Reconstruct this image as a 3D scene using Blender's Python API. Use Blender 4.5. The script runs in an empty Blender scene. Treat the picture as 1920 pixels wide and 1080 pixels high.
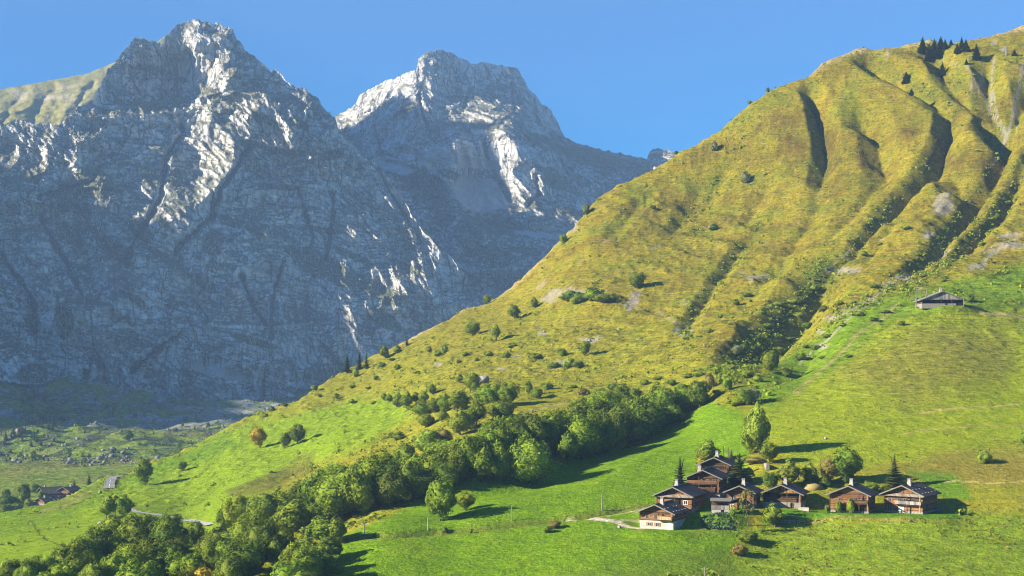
import bpy, math, random
import numpy as np
from mathutils import Vector, Matrix

# ---------------------------------------------------------------- camera, sky, sun, exposure
sc = bpy.context.scene
COL = sc.collection
F = 2666.7          # focal length in photo pixels (50 mm on a 36 mm sensor, 1920 wide)
HZ = 680.0          # the eye-level line in the photo
cam_d = bpy.data.cameras.new('camera')
cam_d.lens = 50.0
cam_d.sensor_width = 36.0
cam_d.shift_y = (HZ - 540.0) / 1920.0
cam_d.clip_start = 1.0
cam_d.clip_end = 60000.0
cam = bpy.data.objects.new('camera', cam_d)
COL.objects.link(cam)
cam.location = (0, 0, 0)
cam.rotation_euler = (math.radians(90), 0, 0)
sc.camera = cam

SUN_AZ = math.radians(75)     # the sun stands behind the viewer's left shoulder, almost square left
SUN_EL = math.radians(23)
sun_vec = Vector((-math.sin(SUN_AZ) * math.cos(SUN_EL), -math.cos(SUN_AZ) * math.cos(SUN_EL), math.sin(SUN_EL)))
w = bpy.data.worlds.new('World')
sc.world = w
w.use_nodes = True
nt = w.node_tree
for n in list(nt.nodes):
    nt.nodes.remove(n)
sky = nt.nodes.new('ShaderNodeTexSky')
sky.sky_type = 'NISHITA'
sky.sun_disc = False
sky.sun_elevation = SUN_EL
sky.sun_rotation = math.atan2(sun_vec.x, sun_vec.y)
sky.altitude = 1400
sky.air_density = 1.0
sky.dust_density = 1.2
sky.ozone_density = 3.0
hsv = nt.nodes.new('ShaderNodeHueSaturation')
hsv.inputs['Saturation'].default_value = 2.7
hsv.inputs['Value'].default_value = .61
hsv.inputs['Hue'].default_value = .51
bg = nt.nodes.new('ShaderNodeBackground')
bg.inputs['Strength'].default_value = 0.085
wo = nt.nodes.new('ShaderNodeOutputWorld')
nt.links.new(sky.outputs[0], hsv.inputs['Color'])
nt.links.new(hsv.outputs[0], bg.inputs['Color'])
nt.links.new(bg.outputs[0], wo.inputs['Surface'])

sd = bpy.data.lights.new('sun', 'SUN')
sd.energy = 5.0
sd.angle = math.radians(0.5)
sd.color = (1.0, 0.89, 0.70)
so = bpy.data.objects.new('sun', sd)
COL.objects.link(so)
so.rotation_euler = sun_vec.to_track_quat('Z', 'Y').to_euler()

sc.view_settings.view_transform = 'Standard'
sc.view_settings.look = 'None'
sc.view_settings.exposure = 1.74
sc.view_settings.gamma = 1.0
sc.cycles.max_bounces = 6
sc.cycles.transparent_max_bounces = 4
sc.cycles.volume_bounces = 0
sc.cycles.use_denoising = True
sc.cycles.use_adaptive_sampling = False
sc.cycles.denoiser = 'OPENIMAGEDENOISE'
sc.cycles.denoising_input_passes = 'RGB_ALBEDO_NORMAL'
sc.cycles.denoising_prefilter = 'ACCURATE'
sc.cycles.filter_width = 1.0

# ---------------------------------------------------------------- noise
def _mix(h):
    h ^= h >> np.uint32(13); h *= np.uint32(0x5bd1e995); h ^= h >> np.uint32(15); h *= np.uint32(0x27d4eb2d); h ^= h >> np.uint32(13)
    return h
def _fade(t): return t * t * t * (t * (t * 6 - 15) + 10)
def perlin(P, scale, seed=0):
    """gradient noise in about -1..1 of an (n,2) or (n,3) array of points"""
    Q = np.asarray(P, dtype=np.float64) / scale
    D = Q.shape[1]
    I = np.floor(Q); Fr = (Q - I).astype(np.float32)
    I = I.astype(np.int64)
    fd = _fade(Fr)
    primes = (73856093, 19349663, 83492791)
    out = np.zeros(len(Q), np.float32)
    for c in range(1 << D):
        h = np.full(len(Q), (seed * 2654435761) & 0xffffffff, np.int64)
        wgt = np.ones(len(Q), np.float32)
        for k in range(D):
            b = (c >> k) & 1
            h ^= (I[:, k] + b) * primes[k]
            wgt *= fd[:, k] if b else (1 - fd[:, k])
        g = _mix((h & 0xffffffff).astype(np.uint32))
        dot = np.zeros(len(Q), np.float32)
        for k in range(D):
            gk = ((g >> np.uint32(10 * k)) & np.uint32(1023)).astype(np.float32) / 511.5 - 1.0
            dot += gk * (Fr[:, k] - ((c >> k) & 1))
        out += wgt * dot
    return out * (1.5 if D == 3 else 1.4)
def fbm(P, scale, octs=4, seed=0, gain=0.5, lac=2.03):
    a, s, o = 1.0, scale, 0.0
    for i in range(octs):
        o = o + a * perlin(P, s, seed + 17 * i); a *= gain; s /= lac
    return o
def ridged(P, scale, octs=4, seed=0, gain=0.5, lac=2.07):
    a, s, o, wgt, tot = 1.0, scale, 0.0, 1.0, 0.0
    for i in range(octs):
        n = 1 - np.abs(perlin(P, s, seed + 31 * i)) * 1.6
        n = np.clip(n, 0, 1) ** 2
        o = o + a * n * wgt; tot += a
        wgt = np.clip(n * 1.6, 0.15, 1); a *= gain; s /= lac
    return o / tot
def sstep(a, b, x):
    t = np.clip((x - a) / (b - a), 0, 1); return t * t * (3 - 2 * t)

# ---------------------------------------------------------------- smooth surface through control points
class TPS:
    def __init__(self, pts, lam=1e-4):
        A = np.array(pts, float)
        self.X = A[:, :2] / 1000.0; y = A[:, 2]
        n = len(A); r = np.linalg.norm(self.X[:, None] - self.X[None], axis=2)
        K = np.where(r > 0, r * r * np.log(r + 1e-12), 0) + lam * np.eye(n)
        Pm = np.c_[np.ones(n), self.X]
        M = np.block([[K, Pm], [Pm.T, np.zeros((3, 3))]])
        s = np.linalg.solve(M, np.r_[y, 0, 0, 0]); self.w = s[:n]; self.a = s[n:]
    def __call__(self, u, v):
        Q = np.c_[np.ravel(u), np.ravel(v)] / 1000.0
        out = np.empty(len(Q))
        for i in range(0, len(Q), 40000):
            q = Q[i:i + 40000]
            r2 = ((q[:, None] - self.X[None]) ** 2).sum(2)
            out[i:i + 40000] = (0.5 * r2 * np.log(r2 + 1e-18)) @ self.w + self.a[0] + q @ self.a[1:]
        return out.reshape(np.shape(u))

def seg_dist(U, V, line):
    """distance to a polyline (same units as U, V), and the share of its length at the nearest point"""
    best = np.full(U.shape, 1e18); tt = np.zeros(U.shape)
    L = np.array(line, float); seg = np.linalg.norm(np.diff(L, axis=0), axis=1); cum = np.r_[0, np.cumsum(seg)] / max(seg.sum(), 1e-9)
    for k in range(len(L) - 1):
        a, b = L[k], L[k + 1]; d = b - a; n2 = (d * d).sum() + 1e-12
        t = np.clip(((U - a[0]) * d[0] + (V - a[1]) * d[1]) / n2, 0, 1)
        q = (U - a[0] - t * d[0]) ** 2 + (V - a[1] - t * d[1]) ** 2
        m = q < best
        best[m] = q[m]; tt[m] = (cum[k] + t * (cum[k + 1] - cum[k]))[m]
    return np.sqrt(best), tt
def in_poly(U, V, poly):
    c = np.zeros(U.shape, bool); n = len(poly); j = n - 1
    for i in range(n):
        (xi, yi), (xj, yj) = poly[i], poly[j]
        m = ((yi > V) != (yj > V)) & (U < (xj - xi) * (V - yi) / (yj - yi + 1e-12) + xi)
        c ^= m; j = i
    return c
def poly_mask(U, V, poly, soft):
    d, _ = seg_dist(U, V, list(poly) + [poly[0]])
    return sstep(-soft, soft, np.where(in_poly(U, V, poly), d, -d))

# ---------------------------------------------------------------- mesh and scene helpers
def tag(o, label=None, cat=None, group=None, kind=None):
    if label: o['label'] = label
    if cat: o['category'] = cat
    if group: o['group'] = group
    if kind: o['kind'] = kind
    return o
def link_mesh(name, verts, faces, mat=None, parent=None, smooth=False):
    """verts (n,3) array; faces (m,4) or (m,3) array or a list of index tuples"""
    me = bpy.data.meshes.new(name)
    V = np.asarray(verts, np.float32)
    if isinstance(faces, np.ndarray):
        k = faces.shape[1]
        me.vertices.add(len(V)); me.vertices.foreach_set('co', V.ravel())
        me.loops.add(faces.size); me.loops.foreach_set('vertex_index', faces.astype(np.int32).ravel())
        me.polygons.add(len(faces)); me.polygons.foreach_set('loop_start', np.arange(0, faces.size, k, dtype=np.int32))
        me.polygons.foreach_set('loop_total', np.full(len(faces), k, np.int32))
        me.update(calc_edges=True)
    else:
        me.from_pydata([tuple(map(float, p)) for p in V], [], faces); me.update()
    if smooth: me.polygons.foreach_set('use_smooth', np.ones(len(me.polygons), bool))
    if mat: me.materials.append(mat)
    o = bpy.data.objects.new(name, me); COL.objects.link(o)
    if parent: o.parent = parent
    return o
def grid_faces(nr, nc):
    i = np.arange(nr * nc).reshape(nr, nc)
    return np.stack([i[:-1, :-1], i[:-1, 1:], i[1:, 1:], i[1:, :-1]], -1).reshape(-1, 4)
def set_color(o, name, rgb):
    a = o.data.color_attributes.new(name, 'FLOAT_COLOR', 'POINT')
    c = np.ones((len(rgb), 4), np.float32); c[:, :3] = rgb
    a.data.foreach_set('color', c.ravel())
def set_float(o, name, val):
    a = o.data.attributes.new(name, 'FLOAT', 'POINT'); a.data.foreach_set('value', np.asarray(val, np.float32))

class NT:
    """small helper to write node materials"""
    def __init__(self, name, rough=0.9, spec=0.2):
        self.m = bpy.data.materials.new(name); self.m.use_nodes = True
        self.t = self.m.node_tree; self.b = self.t.nodes['Principled BSDF']; self.out = self.t.nodes['Material Output']
        self.b.inputs['Roughness'].default_value = rough; self.b.inputs['Specular IOR Level'].default_value = spec
    def n(self, typ, **kw):
        x = self.t.nodes.new('ShaderNode' + typ)
        for k, v in kw.items():
            if k in x.inputs: 
                if hasattr(v, 'is_linked') : self.t.links.new(v, x.inputs[k])
                else: x.inputs[k].default_value = v
            else: setattr(x, k, v)
        return x
    def l(self, a, b): self.t.links.new(a, b)
    def geo(self): return self.n('NewGeometry').outputs['Position']
    def objco(self): return self.n('TexCoord').outputs['Object']
    def noise(self, scale, vec=None, detail=4, rough=0.6, dist=0):
        x = self.n('TexNoise'); x.inputs['Scale'].default_value = scale; x.inputs['Detail'].default_value = detail
        x.inputs['Roughness'].default_value = rough; x.inputs['Distortion'].default_value = dist
        if vec is not None: self.l(vec, x.inputs['Vector'])
        return x.outputs['Fac']
    def stretch(self, vec, s, rot=(0, 0, 0)):
        x = self.n('Mapping'); x.inputs['Scale'].default_value = s; x.inputs['Rotation'].default_value = rot
        self.l(vec, x.inputs['Vector']); return x.outputs[0]
    def ramp(self, fac, stops, interp='LINEAR'):
        x = self.n('ValToRGB'); x.color_ramp.interpolation = interp
        el = x.color_ramp.elements
        while len(el) < len(stops): el.new(0.5)
        for e, (p, c) in zip(el, stops):
            e.position = p; e.color = tuple(c) + (1,) if len(c) == 3 else c
        self.l(fac, x.inputs[0]); return x.outputs[0]
    def rng(self, fac, a, b, c, d):
        x = self.n('MapRange'); self.l(fac, x.inputs[0])
        for i, v in enumerate((a, b, c, d)): x.inputs[i + 1].default_value = v
        return x.outputs[0]
    def mix(self, fac, a, b, mode='MIX'):
        x = self.n('MixRGB'); x.blend_type = mode
        for k, v in ((0, fac), (1, a), (2, b)):
            if hasattr(v, 'is_linked'): self.l(v, x.inputs[k])
            else: x.inputs[k].default_value = v if not isinstance(v, tuple) else tuple(v) + ((1,) if len(v) == 3 else ())
        return x.outputs[0]
    def math(self, op, a, b=0.0):
        x = self.n('Math', operation=op)
        for k, v in ((0, a), (1, b)):
            if hasattr(v, 'is_linked'): self.l(v, x.inputs[k])
            else: x.inputs[k].default_value = v
        return x.outputs[0]
    def attr(self, name, out='Color'):
        x = self.n('Attribute'); x.attribute_name = name; return x.outputs[out]
    def bump(self, h, strength, dist, prev=None):
        x = self.n('Bump'); x.inputs['Strength'].default_value = strength; x.inputs['Distance'].default_value = dist
        self.l(h, x.inputs['Height'])
        if prev is not None: self.l(prev, x.inputs['Normal'])
        return x.outputs[0]
    def done(self, color=None, normal=None):
        if color is not None:
            if hasattr(color, 'is_linked'): self.l(color, self.b.inputs['Base Color'])
            else: self.b.inputs['Base Color'].default_value = tuple(color) + (1,)
        if normal is not None: self.l(normal, self.b.inputs['Normal'])
        return self.m
def pix(u, v, d): return ((u - 960) * d / F, d, (HZ - v) * d / F)
# ---------------------------------------------------------------- the near hillside
CREST = [(-260,1010),(-100,985),(0,961),(67,950),(133,928),(200,894),(233,890),(290,864),(333,848),(383,825),(440,797),(500,772),(560,750),(593,724),(607,717),(643,698),
 (693,667),(760,642),(827,605),(873,577),(913,568),(960,540),(1010,493),(1043,457),(1070,433),(1093,400),(1123,364),(1160,341),(1220,312),(1280,277),(1347,242),
 (1397,200),(1440,165),(1480,152),(1513,143),(1543,123),(1580,107),(1613,97),(1680,89),(1723,83),(1813,75),(1863,67),(1920,55),(2050,32),(2200,20)]
HILL_D = [(-260,1010,520),(0,961,560),(133,928,630),(233,890,715),(333,848,760),(440,797,800),(600,720,860),(760,642,900),(913,568,930),(1093,400,980),(1280,277,1030),
 (1440,165,1060),(1613,97,1085),(1813,75,1075),(2000,45,1060),(2200,20,1050),
 (-260,1080,360),(0,1080,365),(300,1080,352),(600,1080,345),(1000,1080,345),(1400,1080,348),(1900,1080,345),(2200,1080,345),
 (-260,1330,265),(300,1330,265),(900,1330,262),(1500,1330,262),(2200,1330,262),
 (1240,993,376),(1340,960,388),(1460,960,391),(1590,962,388),(1700,964,385),(1900,962,383),(1345,892,428),(2200,960,380),
 (825,975,395),(1000,905,428),(1120,985,380),(700,1000,380),(1150,850,468),(1300,790,505),(1420,850,442),(1700,850,440),(1900,850,438),(2200,850,430),
 (1700,700,522),(1900,700,528),(1500,700,545),(1770,573,610),(1900,573,612),(1600,600,612),(1350,745,522),(2200,570,605),
 (0,1020,445),(200,965,520),(270,908,650),(100,1040,400),(350,970,530),(450,960,480),(400,870,690),(500,830,720),(650,830,610),(750,790,640),(560,900,560),(640,770,760),
 (480,1000,405),(700,930,432),(850,890,440),
 (900,750,600),(840,790,560),(1000,620,800),(1190,530,830),(1200,660,680),(1400,560,745),(1500,640,600),(1500,450,860),(1750,400,820),(1900,400,790),
 (1600,250,980),(1850,200,950),(1300,400,960),(1100,560,820),(750,700,800),(900,650,790),(2200,300,860)]
_t = TPS([(a, b, math.log(c)) for a, b, c in HILL_D], 3e-4)
_cu = np.array([c[0] for c in CREST], float); _cv = np.array([c[1] for c in CREST], float)
U_T = np.arange(-260, 2201, 6.0)
D_T = np.exp(np.linspace(math.log(255), math.log(1700), 900))
_vc = np.interp(U_T, _cu, _cv)
_s = np.linspace(0, 1, 420)
_VV = 1330 + (_vc[:, None] - 1330) * _s[None]
_DD = np.exp(_t(np.repeat(U_T[:, None], 420, 1), _VV))
_DD = np.maximum.accumulate(_DD + np.arange(420)[None] * 0.02, axis=1)
_ZZ = (HZ - _VV) * _DD / F
Z_T = np.empty((len(U_T), len(D_T)))
DC = _DD[:, -1].copy()
for i in range(len(U_T)):
    z = np.interp(D_T, _DD[i], _ZZ[i])
    dc, zc = _DD[i, -1], _ZZ[i, -1]
    ray = (HZ - _vc[i]) / F
    lo = D_T < _DD[i, 0]
    z[lo] = _ZZ[i, 0] - 0.12 * (_DD[i, 0] - D_T[lo])
    over = D_T > dc
    dl = D_T[over] - dc
    k = 45.0; s0 = ray - 0.01; s1 = -0.42
    dm = (s0 - s1) * k
    z[over] = zc + np.where(dl < dm, s0 * dl - dl ** 2 / (2 * k), s0 * dm - dm ** 2 / (2 * k) + s1 * (dl - dm))
    Z_T[i] = z
_ker = np.exp(-0.5 * (np.arange(-4, 5) / 1.6) ** 2); _ker /= _ker.sum()
Z_T = np.apply_along_axis(lambda a: np.convolve(np.pad(a, 4, mode='edge'), _ker, 'valid'), 1, Z_T)
_LD = np.log(D_T); _dl = _LD[1] - _LD[0]
def hill_base(x, y):
    y = np.maximum(y, 256.0)
    u = np.clip((960 + F * x / y + 260) / 6.0, 0, len(U_T) - 1.001)
    j = np.clip((np.log(y) - _LD[0]) / _dl, 0, len(D_T) - 1.001)
    i0 = u.astype(int); j0 = j.astype(int); a = u - i0; b = j - j0
    return (Z_T[i0, j0] * (1 - a) * (1 - b) + Z_T[i0 + 1, j0] * a * (1 - b) + Z_T[i0, j0 + 1] * (1 - a) * b + Z_T[i0 + 1, j0 + 1] * a * b)
def hill_d(u, v):
    """distance along the view line at photo pixel u, v"""
    i = int(np.clip(round((u + 260) / 6.0), 0, len(U_T) - 1))
    return float(np.interp(-v, -_VV[i], _DD[i]))
def to_xy(u, v):
    d = hill_d(u, v); return ((u - 960) * d / F, d)
# gullies: line in photo pixels, depth, half width (metres), power, taper in / out
GULLIES = [
 ([(1508,146),(1530,180),(1545,230),(1549,275),(1540,330),(1520,390)], 11.5, 10.5, .12, .5),
 ([(1612,103),(1660,130),(1700,145),(1740,165),(1782,195),(1776,245),(1760,290),(1730,320),(1690,360),(1640,420),(1590,480),(1545,505)], 12, 13, .04, .75),
 ([(1585,180),(1620,210),(1645,240),(1662,310),(1655,370)], 10, 16, .2, .5),
 ([(1740,80),(1765,120),(1800,160),(1830,190),(1870,240),(1886,268),(1872,292),(1830,350),(1780,430),(1740,480),(1640,560),(1560,600)], 9, 15, .05, .6),
 ([(1850,100),(1852,150),(1872,220),(1884,262)], 10, 13, .2, .1),
 ([(1940,140),(1912,180),(1890,255)], 10, 14, .1, .1),
 ([(1960,250),(1915,310),(1875,385),(1830,440),(1760,500),(1700,545)], 5.9, 12, .1, .4),
 ([(1430,420),(1390,470),(1340,530),(1290,595),(1280,640)], 4.5, 7.5, .2, .2),
 ([(1785,200),(1776,245),(1760,290),(1730,320),(1690,360),(1640,420),(1590,480),(1545,505),(1525,540)], 5.5, 7, .05, .05),
 ([(1830,190),(1870,240),(1886,268),(1872,292),(1830,350),(1780,430),(1740,480),(1690,525)], 6, 7.5, .05, .1),
 ([(1915,310),(1875,385),(1830,440),(1770,492)], 6, 7.5, .05, .1),
 ([(1340,300),(1300,370),(1250,450)], 3.2, 8, .3, .3),
 ([(1235,330),(1190,390),(1130,470)], 2.6, 8, .3, .3),
 ([(1565,330),(1500,450),(1430,530),(1400,570)], 3.2, 8, .3, .2),
 ([(1660,310),(1600,400),(1530,470)], 3.0, 7, .3, .2),
 ([(1400,250),(1350,330),(1290,420)], 3.0, 9, .3, .3),
 ([(1720,360),(1660,440),(1600,510)], 2.6, 6, .3, .2),
 ([(1460,300),(1420,380),(1390,440)], 3.2, 9, .3, .3),
 ([(1775,290),(1800,325),(1800,360)], 8, 16, .3, .4),
 ([(1548,500),(1510,545),(1470,600),(1420,655),(1370,700)], 14, 24, .15, .3),
 ([(1560,590),(1530,640),(1500,690),(1440,735)], 5, 12, .2, .4),
 ([(1370,735),(1270,775),(1130,840),(1000,895),(860,925),(700,950),(560,990),(420,1030),(250,1060),(60,1085)], 3.5, 20, .1, .1),
 ([(420,925),(500,900),(570,872),(600,850)], 2.5, 12, .2, .3),
 ([(360,950),(430,900),(480,880)], 1.8, 16, .2, .3),
 ([(600,860),(640,845),(700,800)], 1.4, 9, .2, .3),
]
G_XY = [([to_xy(*p) for p in g[0]],) + g[1:] for g in GULLIES]
LANE = [to_xy(*p) for p in [(395,986),(360,977),(320,970),(290,966),(262,962),(240,955)]]
ROAD = [to_xy(*p) for p in [(206,917),(205,908),(208,901),(216,896),(228,893),(238,891.5)]]
TERR = [to_xy(*p) for p in [(655,1012),(740,1003),(820,997),(900,990),(965,982),(1030,974),(1085,968),(1140,958),(1200,948)]]
FLATS = []       # (x, y, radius, z) levelled pads under the chalets, filled below
def hill_relief(x, y, fine=True):
    P = np.c_[x, y]
    z = hill_base(x, y)
    u = 960 + F * x / np.maximum(y, 1)
    far = sstep(470, 760, y)
    # long soft swells, then ribs and furrows that run down the fall line
    z = z + fbm(P, 70, 3, 5) * (0.6 + .9 * far)
    q = np.c_[x * 0.80 + y * 0.6, (y * 0.80 - x * 0.6) * 0.28]
    steep = far * sstep(700, 1250, u)
    z = z + (ridged(q, 60, 4, 9) - 0.45) * 7.0 * steep + fbm(q, 22, 3, 12) * 1.0 * steep
    for line, dep, wid, ti, to in G_XY:
        d, t = seg_dist(x, y, line)
        wv = wid * (1 + 0.35 * perlin(P, 37, 3)) 
        prof = np.clip(1 - d / wv, 0, 1)
        z = z - dep * (1.3 if dep > 6 else 1.0) * (prof ** 1.1) * sstep(0, ti, t) * sstep(0, to, 1 - t)
    d, t = seg_dist(x, y, TERR)
    z = z - 1.5 * np.exp(-(d / 2.2) ** 2) * sstep(0, .1, t) * sstep(0, .1, 1 - t)
    if fine:
        z = z + fbm(P, 9, 3, 21) * (0.12 + 0.55 * far) + np.abs(perlin(P, 3.1, 23)) * (0.10 + 0.75 * far)
        tp = sstep(420, 700, y) * sstep(640, 820, y * 0 + 1000)  # tussocks thicken up the slope
        z = z + np.clip(perlin(P, 5.2, 41) - 0.1, 0, 1) * 2.0 * tp
    for fx, fy, fr, fz in FLATS:
        m = 1 - sstep(fr * 0.72, fr * 1.55, np.hypot(x - fx, y - fy))
        z = z * (1 - m) + fz * m
    return z
def hz(x, y): return float(hill_relief(np.array([x]), np.array([y]))[0])
def place(u, v):
    """the point of the hillside seen at photo pixel u, v: first crossing of the view line with the relief"""
    d0 = hill_d(u, v)
    ds = np.linspace(d0 * 0.86, d0 * 1.16, 260)
    zt = hill_relief((u - 960) * ds / F, ds) - (HZ - v) * ds / F
    k = np.nonzero(zt >= 0)[0]
    if len(k) and k[0] > 0:
        k = k[0]; a = zt[k - 1] / (zt[k - 1] - zt[k]); d = ds[k - 1] + a * (ds[k] - ds[k - 1])
    else:
        d = ds[int(np.argmax(zt / ds))] if not len(k) else d0
    x = (u - 960) * d / F
    return Vector((x, d, hz(x, d)))
# ---------------------------------------------------------------- hillside mesh and its ground cover
PAD_PIX = [(1240,991,9),(1278,958,10),(1326,932,10),(1345,889,9),(1385,952,9),(1352,962,6),(1472,951,10),(1596,958,11),(1705,961,12),(1772,572,11)]
for (pu, pv, pr) in PAD_PIX:
    p = place(pu, pv); FLATS.append((p.x, p.y, pr, p.z))
_us = np.concatenate([np.arange(-1100, -235, 14.0), np.arange(-235, 2176, 3.0), np.arange(2176, 3200, 14.0)])
_ys = np.exp(np.arange(math.log(262), math.log(1500), 0.0030))
_Y, _U = np.meshgrid(_ys, _us, indexing='ij')
_X = (_U - 960) * _Y / F
_x, _y = _X.ravel(), _Y.ravel()
_z = hill_relief(_x, _y)
hx, hy, hzv = _x, _y, _z
Vp = HZ - F * _z / _y; Up = _U.ravel()           # where each ground point stands in the photo
P2 = np.c_[_x, _y]
nb = fbm(P2, 60, 4, 71); ns = fbm(P2, 11, 3, 72); nm = fbm(P2, 26, 3, 73)
uw = Up + 22 * nb; vw = Vp + 14 * nm
col = np.empty((len(_x), 3)); col[:] = (0.208, 0.186, 0.013)
def lay(mask, c):
    m = np.clip(mask, 0, 1)[:, None]
    col[:] = col * (1 - m) + np.array(c)[None] * m
# the upper slope: olive grass with rusty bilberry and heather, dry straw on the ribs
lay(sstep(-.1, .4, nb) * 0.8, (0.255, 0.213, 0.017))
lay(sstep(.02, .4, nm + .4 * ns) * 0.5 * sstep(-20, 80, 760 - Vp), (0.135, 0.095, 0.013))
lay(sstep(.10, .4, -nm + .4 * ns) * 0.5, (0.135, 0.175, 0.012))
# lower middle of the slope, greener
lay(sstep(480, 760, vw) * 0.75, (0.210, 0.222, 0.016))
# pasture right of the chalets, yellow green
lay(poly_mask(uw, vw, [(1400,740),(1560,610),(1690,560),(1760,590),(2300,600),(2300,900),(1900,860),(1640,880),(1500,870),(1430,820)], 16), (0.205, 0.260, 0.011))
lay(poly_mask(uw, vw, [(1560,700),(1720,610),(1880,620),(1900,700),(1700,760)], 40) * .8, (0.185, 0.180, 0.024))
lay(poly_mask(uw, vw, [(1700,590),(1640,620),(1560,700),(1440,770),(1380,740),(1500,650),(1640,560),(1700,545),(1900,500),(2300,430),(2300,585),(1850,585)], 14) * .9, (0.110, 0.200, 0.008))
# strip of rough dry grass above the chalets on the right
lay(poly_mask(uw, vw, [(1640,880),(1760,850),(1950,830),(2300,830),(2300,900),(1930,905),(1780,905),(1690,890)], 14) * .65, (0.190, 0.150, 0.030))
# foreground pasture, bottom right, coarse and tufted
lay(poly_mask(uw, vw, [(1290,1400),(1370,1040),(1395,1000),(1500,975),(1640,970),(2300,960),(2300,1400)], 12), (0.158, 0.228, 0.013))
# left meadow
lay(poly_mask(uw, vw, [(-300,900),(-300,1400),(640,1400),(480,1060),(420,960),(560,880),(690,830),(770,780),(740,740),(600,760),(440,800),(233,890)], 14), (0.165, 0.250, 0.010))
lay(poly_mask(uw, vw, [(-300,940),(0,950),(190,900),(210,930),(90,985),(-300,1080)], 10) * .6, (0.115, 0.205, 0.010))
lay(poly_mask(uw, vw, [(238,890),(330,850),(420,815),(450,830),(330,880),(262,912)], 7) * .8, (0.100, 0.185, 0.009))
lay(poly_mask(uw, vw, [(420,925),(500,893),(570,862),(605,850),(590,880),(510,915),(440,935)], 6) * .75, (0.115, 0.110, 0.022))
lay(poly_mask(uw, vw, [(60,958),(140,930),(205,905),(210,912),(140,942),(70,965)], 5) * .55, (0.230, 0.200, 0.060))
# the bright mown meadow
lay(poly_mask(Up + 6 * nm, Vp + 5 * nm, [(430,1400),(500,1060),(640,1008),(760,955),(900,900),(1040,872),(1180,822),(1330,752),(1395,770),(1412,820),(1400,880),(1420,930),(1400,985),(1385,1010),(1378,1032),(1330,1075),(1060,1085),(1060,1400)], 6), (0.112, 0.205, 0.006))
lay(sstep(.0, .5, ns + nb) * poly_mask(Up, Vp, [(430,1400),(640,1008),(900,900),(1330,752),(1412,820),(1400,985),(1060,1085)], 8) * .4, (0.145, 0.215, 0.009))
lay(poly_mask(uw, vw, [(1060,1400),(1060,1075),(1180,1050),(1300,1030),(1380,1030),(1380,1400)], 10) * .75, (0.100, 0.160, 0.012))
lay(poly_mask(Up, Vp, [(1300,975),(1385,975),(1378,1003),(1295,1003)], 4) * .7, (0.140, 0.200, 0.020))
# lush green round the houses
lay(poly_mask(uw, Vp, [(1440,950),(1540,955),(1660,955),(1800,960),(1800,972),(1640,972),(1500,975),(1430,985)], 5) * .8, (0.060, 0.190, 0.008))
lay(poly_mask(uw, vw, [(1700,880),(1790,890),(1830,930),(1760,930)], 8) * .7, (0.055, 0.180, 0.008))
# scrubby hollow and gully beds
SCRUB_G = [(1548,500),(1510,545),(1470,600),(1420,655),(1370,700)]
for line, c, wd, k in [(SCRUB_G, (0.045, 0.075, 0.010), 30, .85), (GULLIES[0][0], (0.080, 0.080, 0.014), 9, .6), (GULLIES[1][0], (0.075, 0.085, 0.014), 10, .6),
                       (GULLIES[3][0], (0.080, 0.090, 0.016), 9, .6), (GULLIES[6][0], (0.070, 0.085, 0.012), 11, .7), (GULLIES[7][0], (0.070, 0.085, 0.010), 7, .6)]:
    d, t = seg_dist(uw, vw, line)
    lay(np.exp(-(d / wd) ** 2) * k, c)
# heather brown on the ribs
for (u0, v0, ru, rv) in [(1480,270,28,50),(1625,300,30,45),(1790,300,40,30),(1350,640,45,30),(1560,300,20,60),(1700,250,30,30),(1850,320,25,40)]:
    lay(np.exp(-((uw - u0) / ru) ** 2 - ((vw - v0) / rv) ** 2) * (.55 + .5 * ns), (0.085, 0.050, 0.012))
# dry pale rim along the crest
lay(np.exp(-np.maximum(Vp - np.interp(Up, _cu, _cv), 0) / 2.6) * sstep(620, 760, Up) * .8, (0.36, 0.28, 0.13))
# terrace bank
d, t = seg_dist(_x, _y, TERR); lay(np.exp(-(d / 2.2) ** 2) * .8, (0.120, 0.115, 0.030))
# bare scree and gravel
rock = np.zeros(len(_x))
for (u0, v0, ru, rv) in [(1772,383,20,20),(1765,395,14,10),(1060,548,42,7),(1030,560,18,7),(1190,560,11,17),(1180,575,9,9),(1105,637,18,7),(1282,622,17,8),(1420,520,22,4),(1585,508,30,6),(1740,440,10,10),
                         (1838,155,3,25),(1858,190,3,25),(1905,200,3.5,40),(1880,255,3,18),(1880,92,8,6),(1862,80,7,4),(1900,460,30,6),(1830,500,20,6),(1700,520,20,6),(1660,535,18,5),(1890,440,22,6),
                         (1560,595,16,4),(1540,620,10,5),(1015,625,10,6),(1042,685,10,6),(1540,650,16,6),(1665,100,7,3),(1812,122,4,9),(1825,160,4,12),(940,690,10,4),(970,668,8,4),(820,685,8,4),(1055,680,9,5),
                         (1100,385,8,14),(1075,425,8,10),(1085,405,6,10)]:
    g = np.exp(-((Up + 7 * nm - u0) / ru) ** 2 - ((Vp + 5 * ns - v0) / rv) ** 2)
    rock = np.maximum(rock, sstep(.25, .6, g + .3 * ns))
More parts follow.
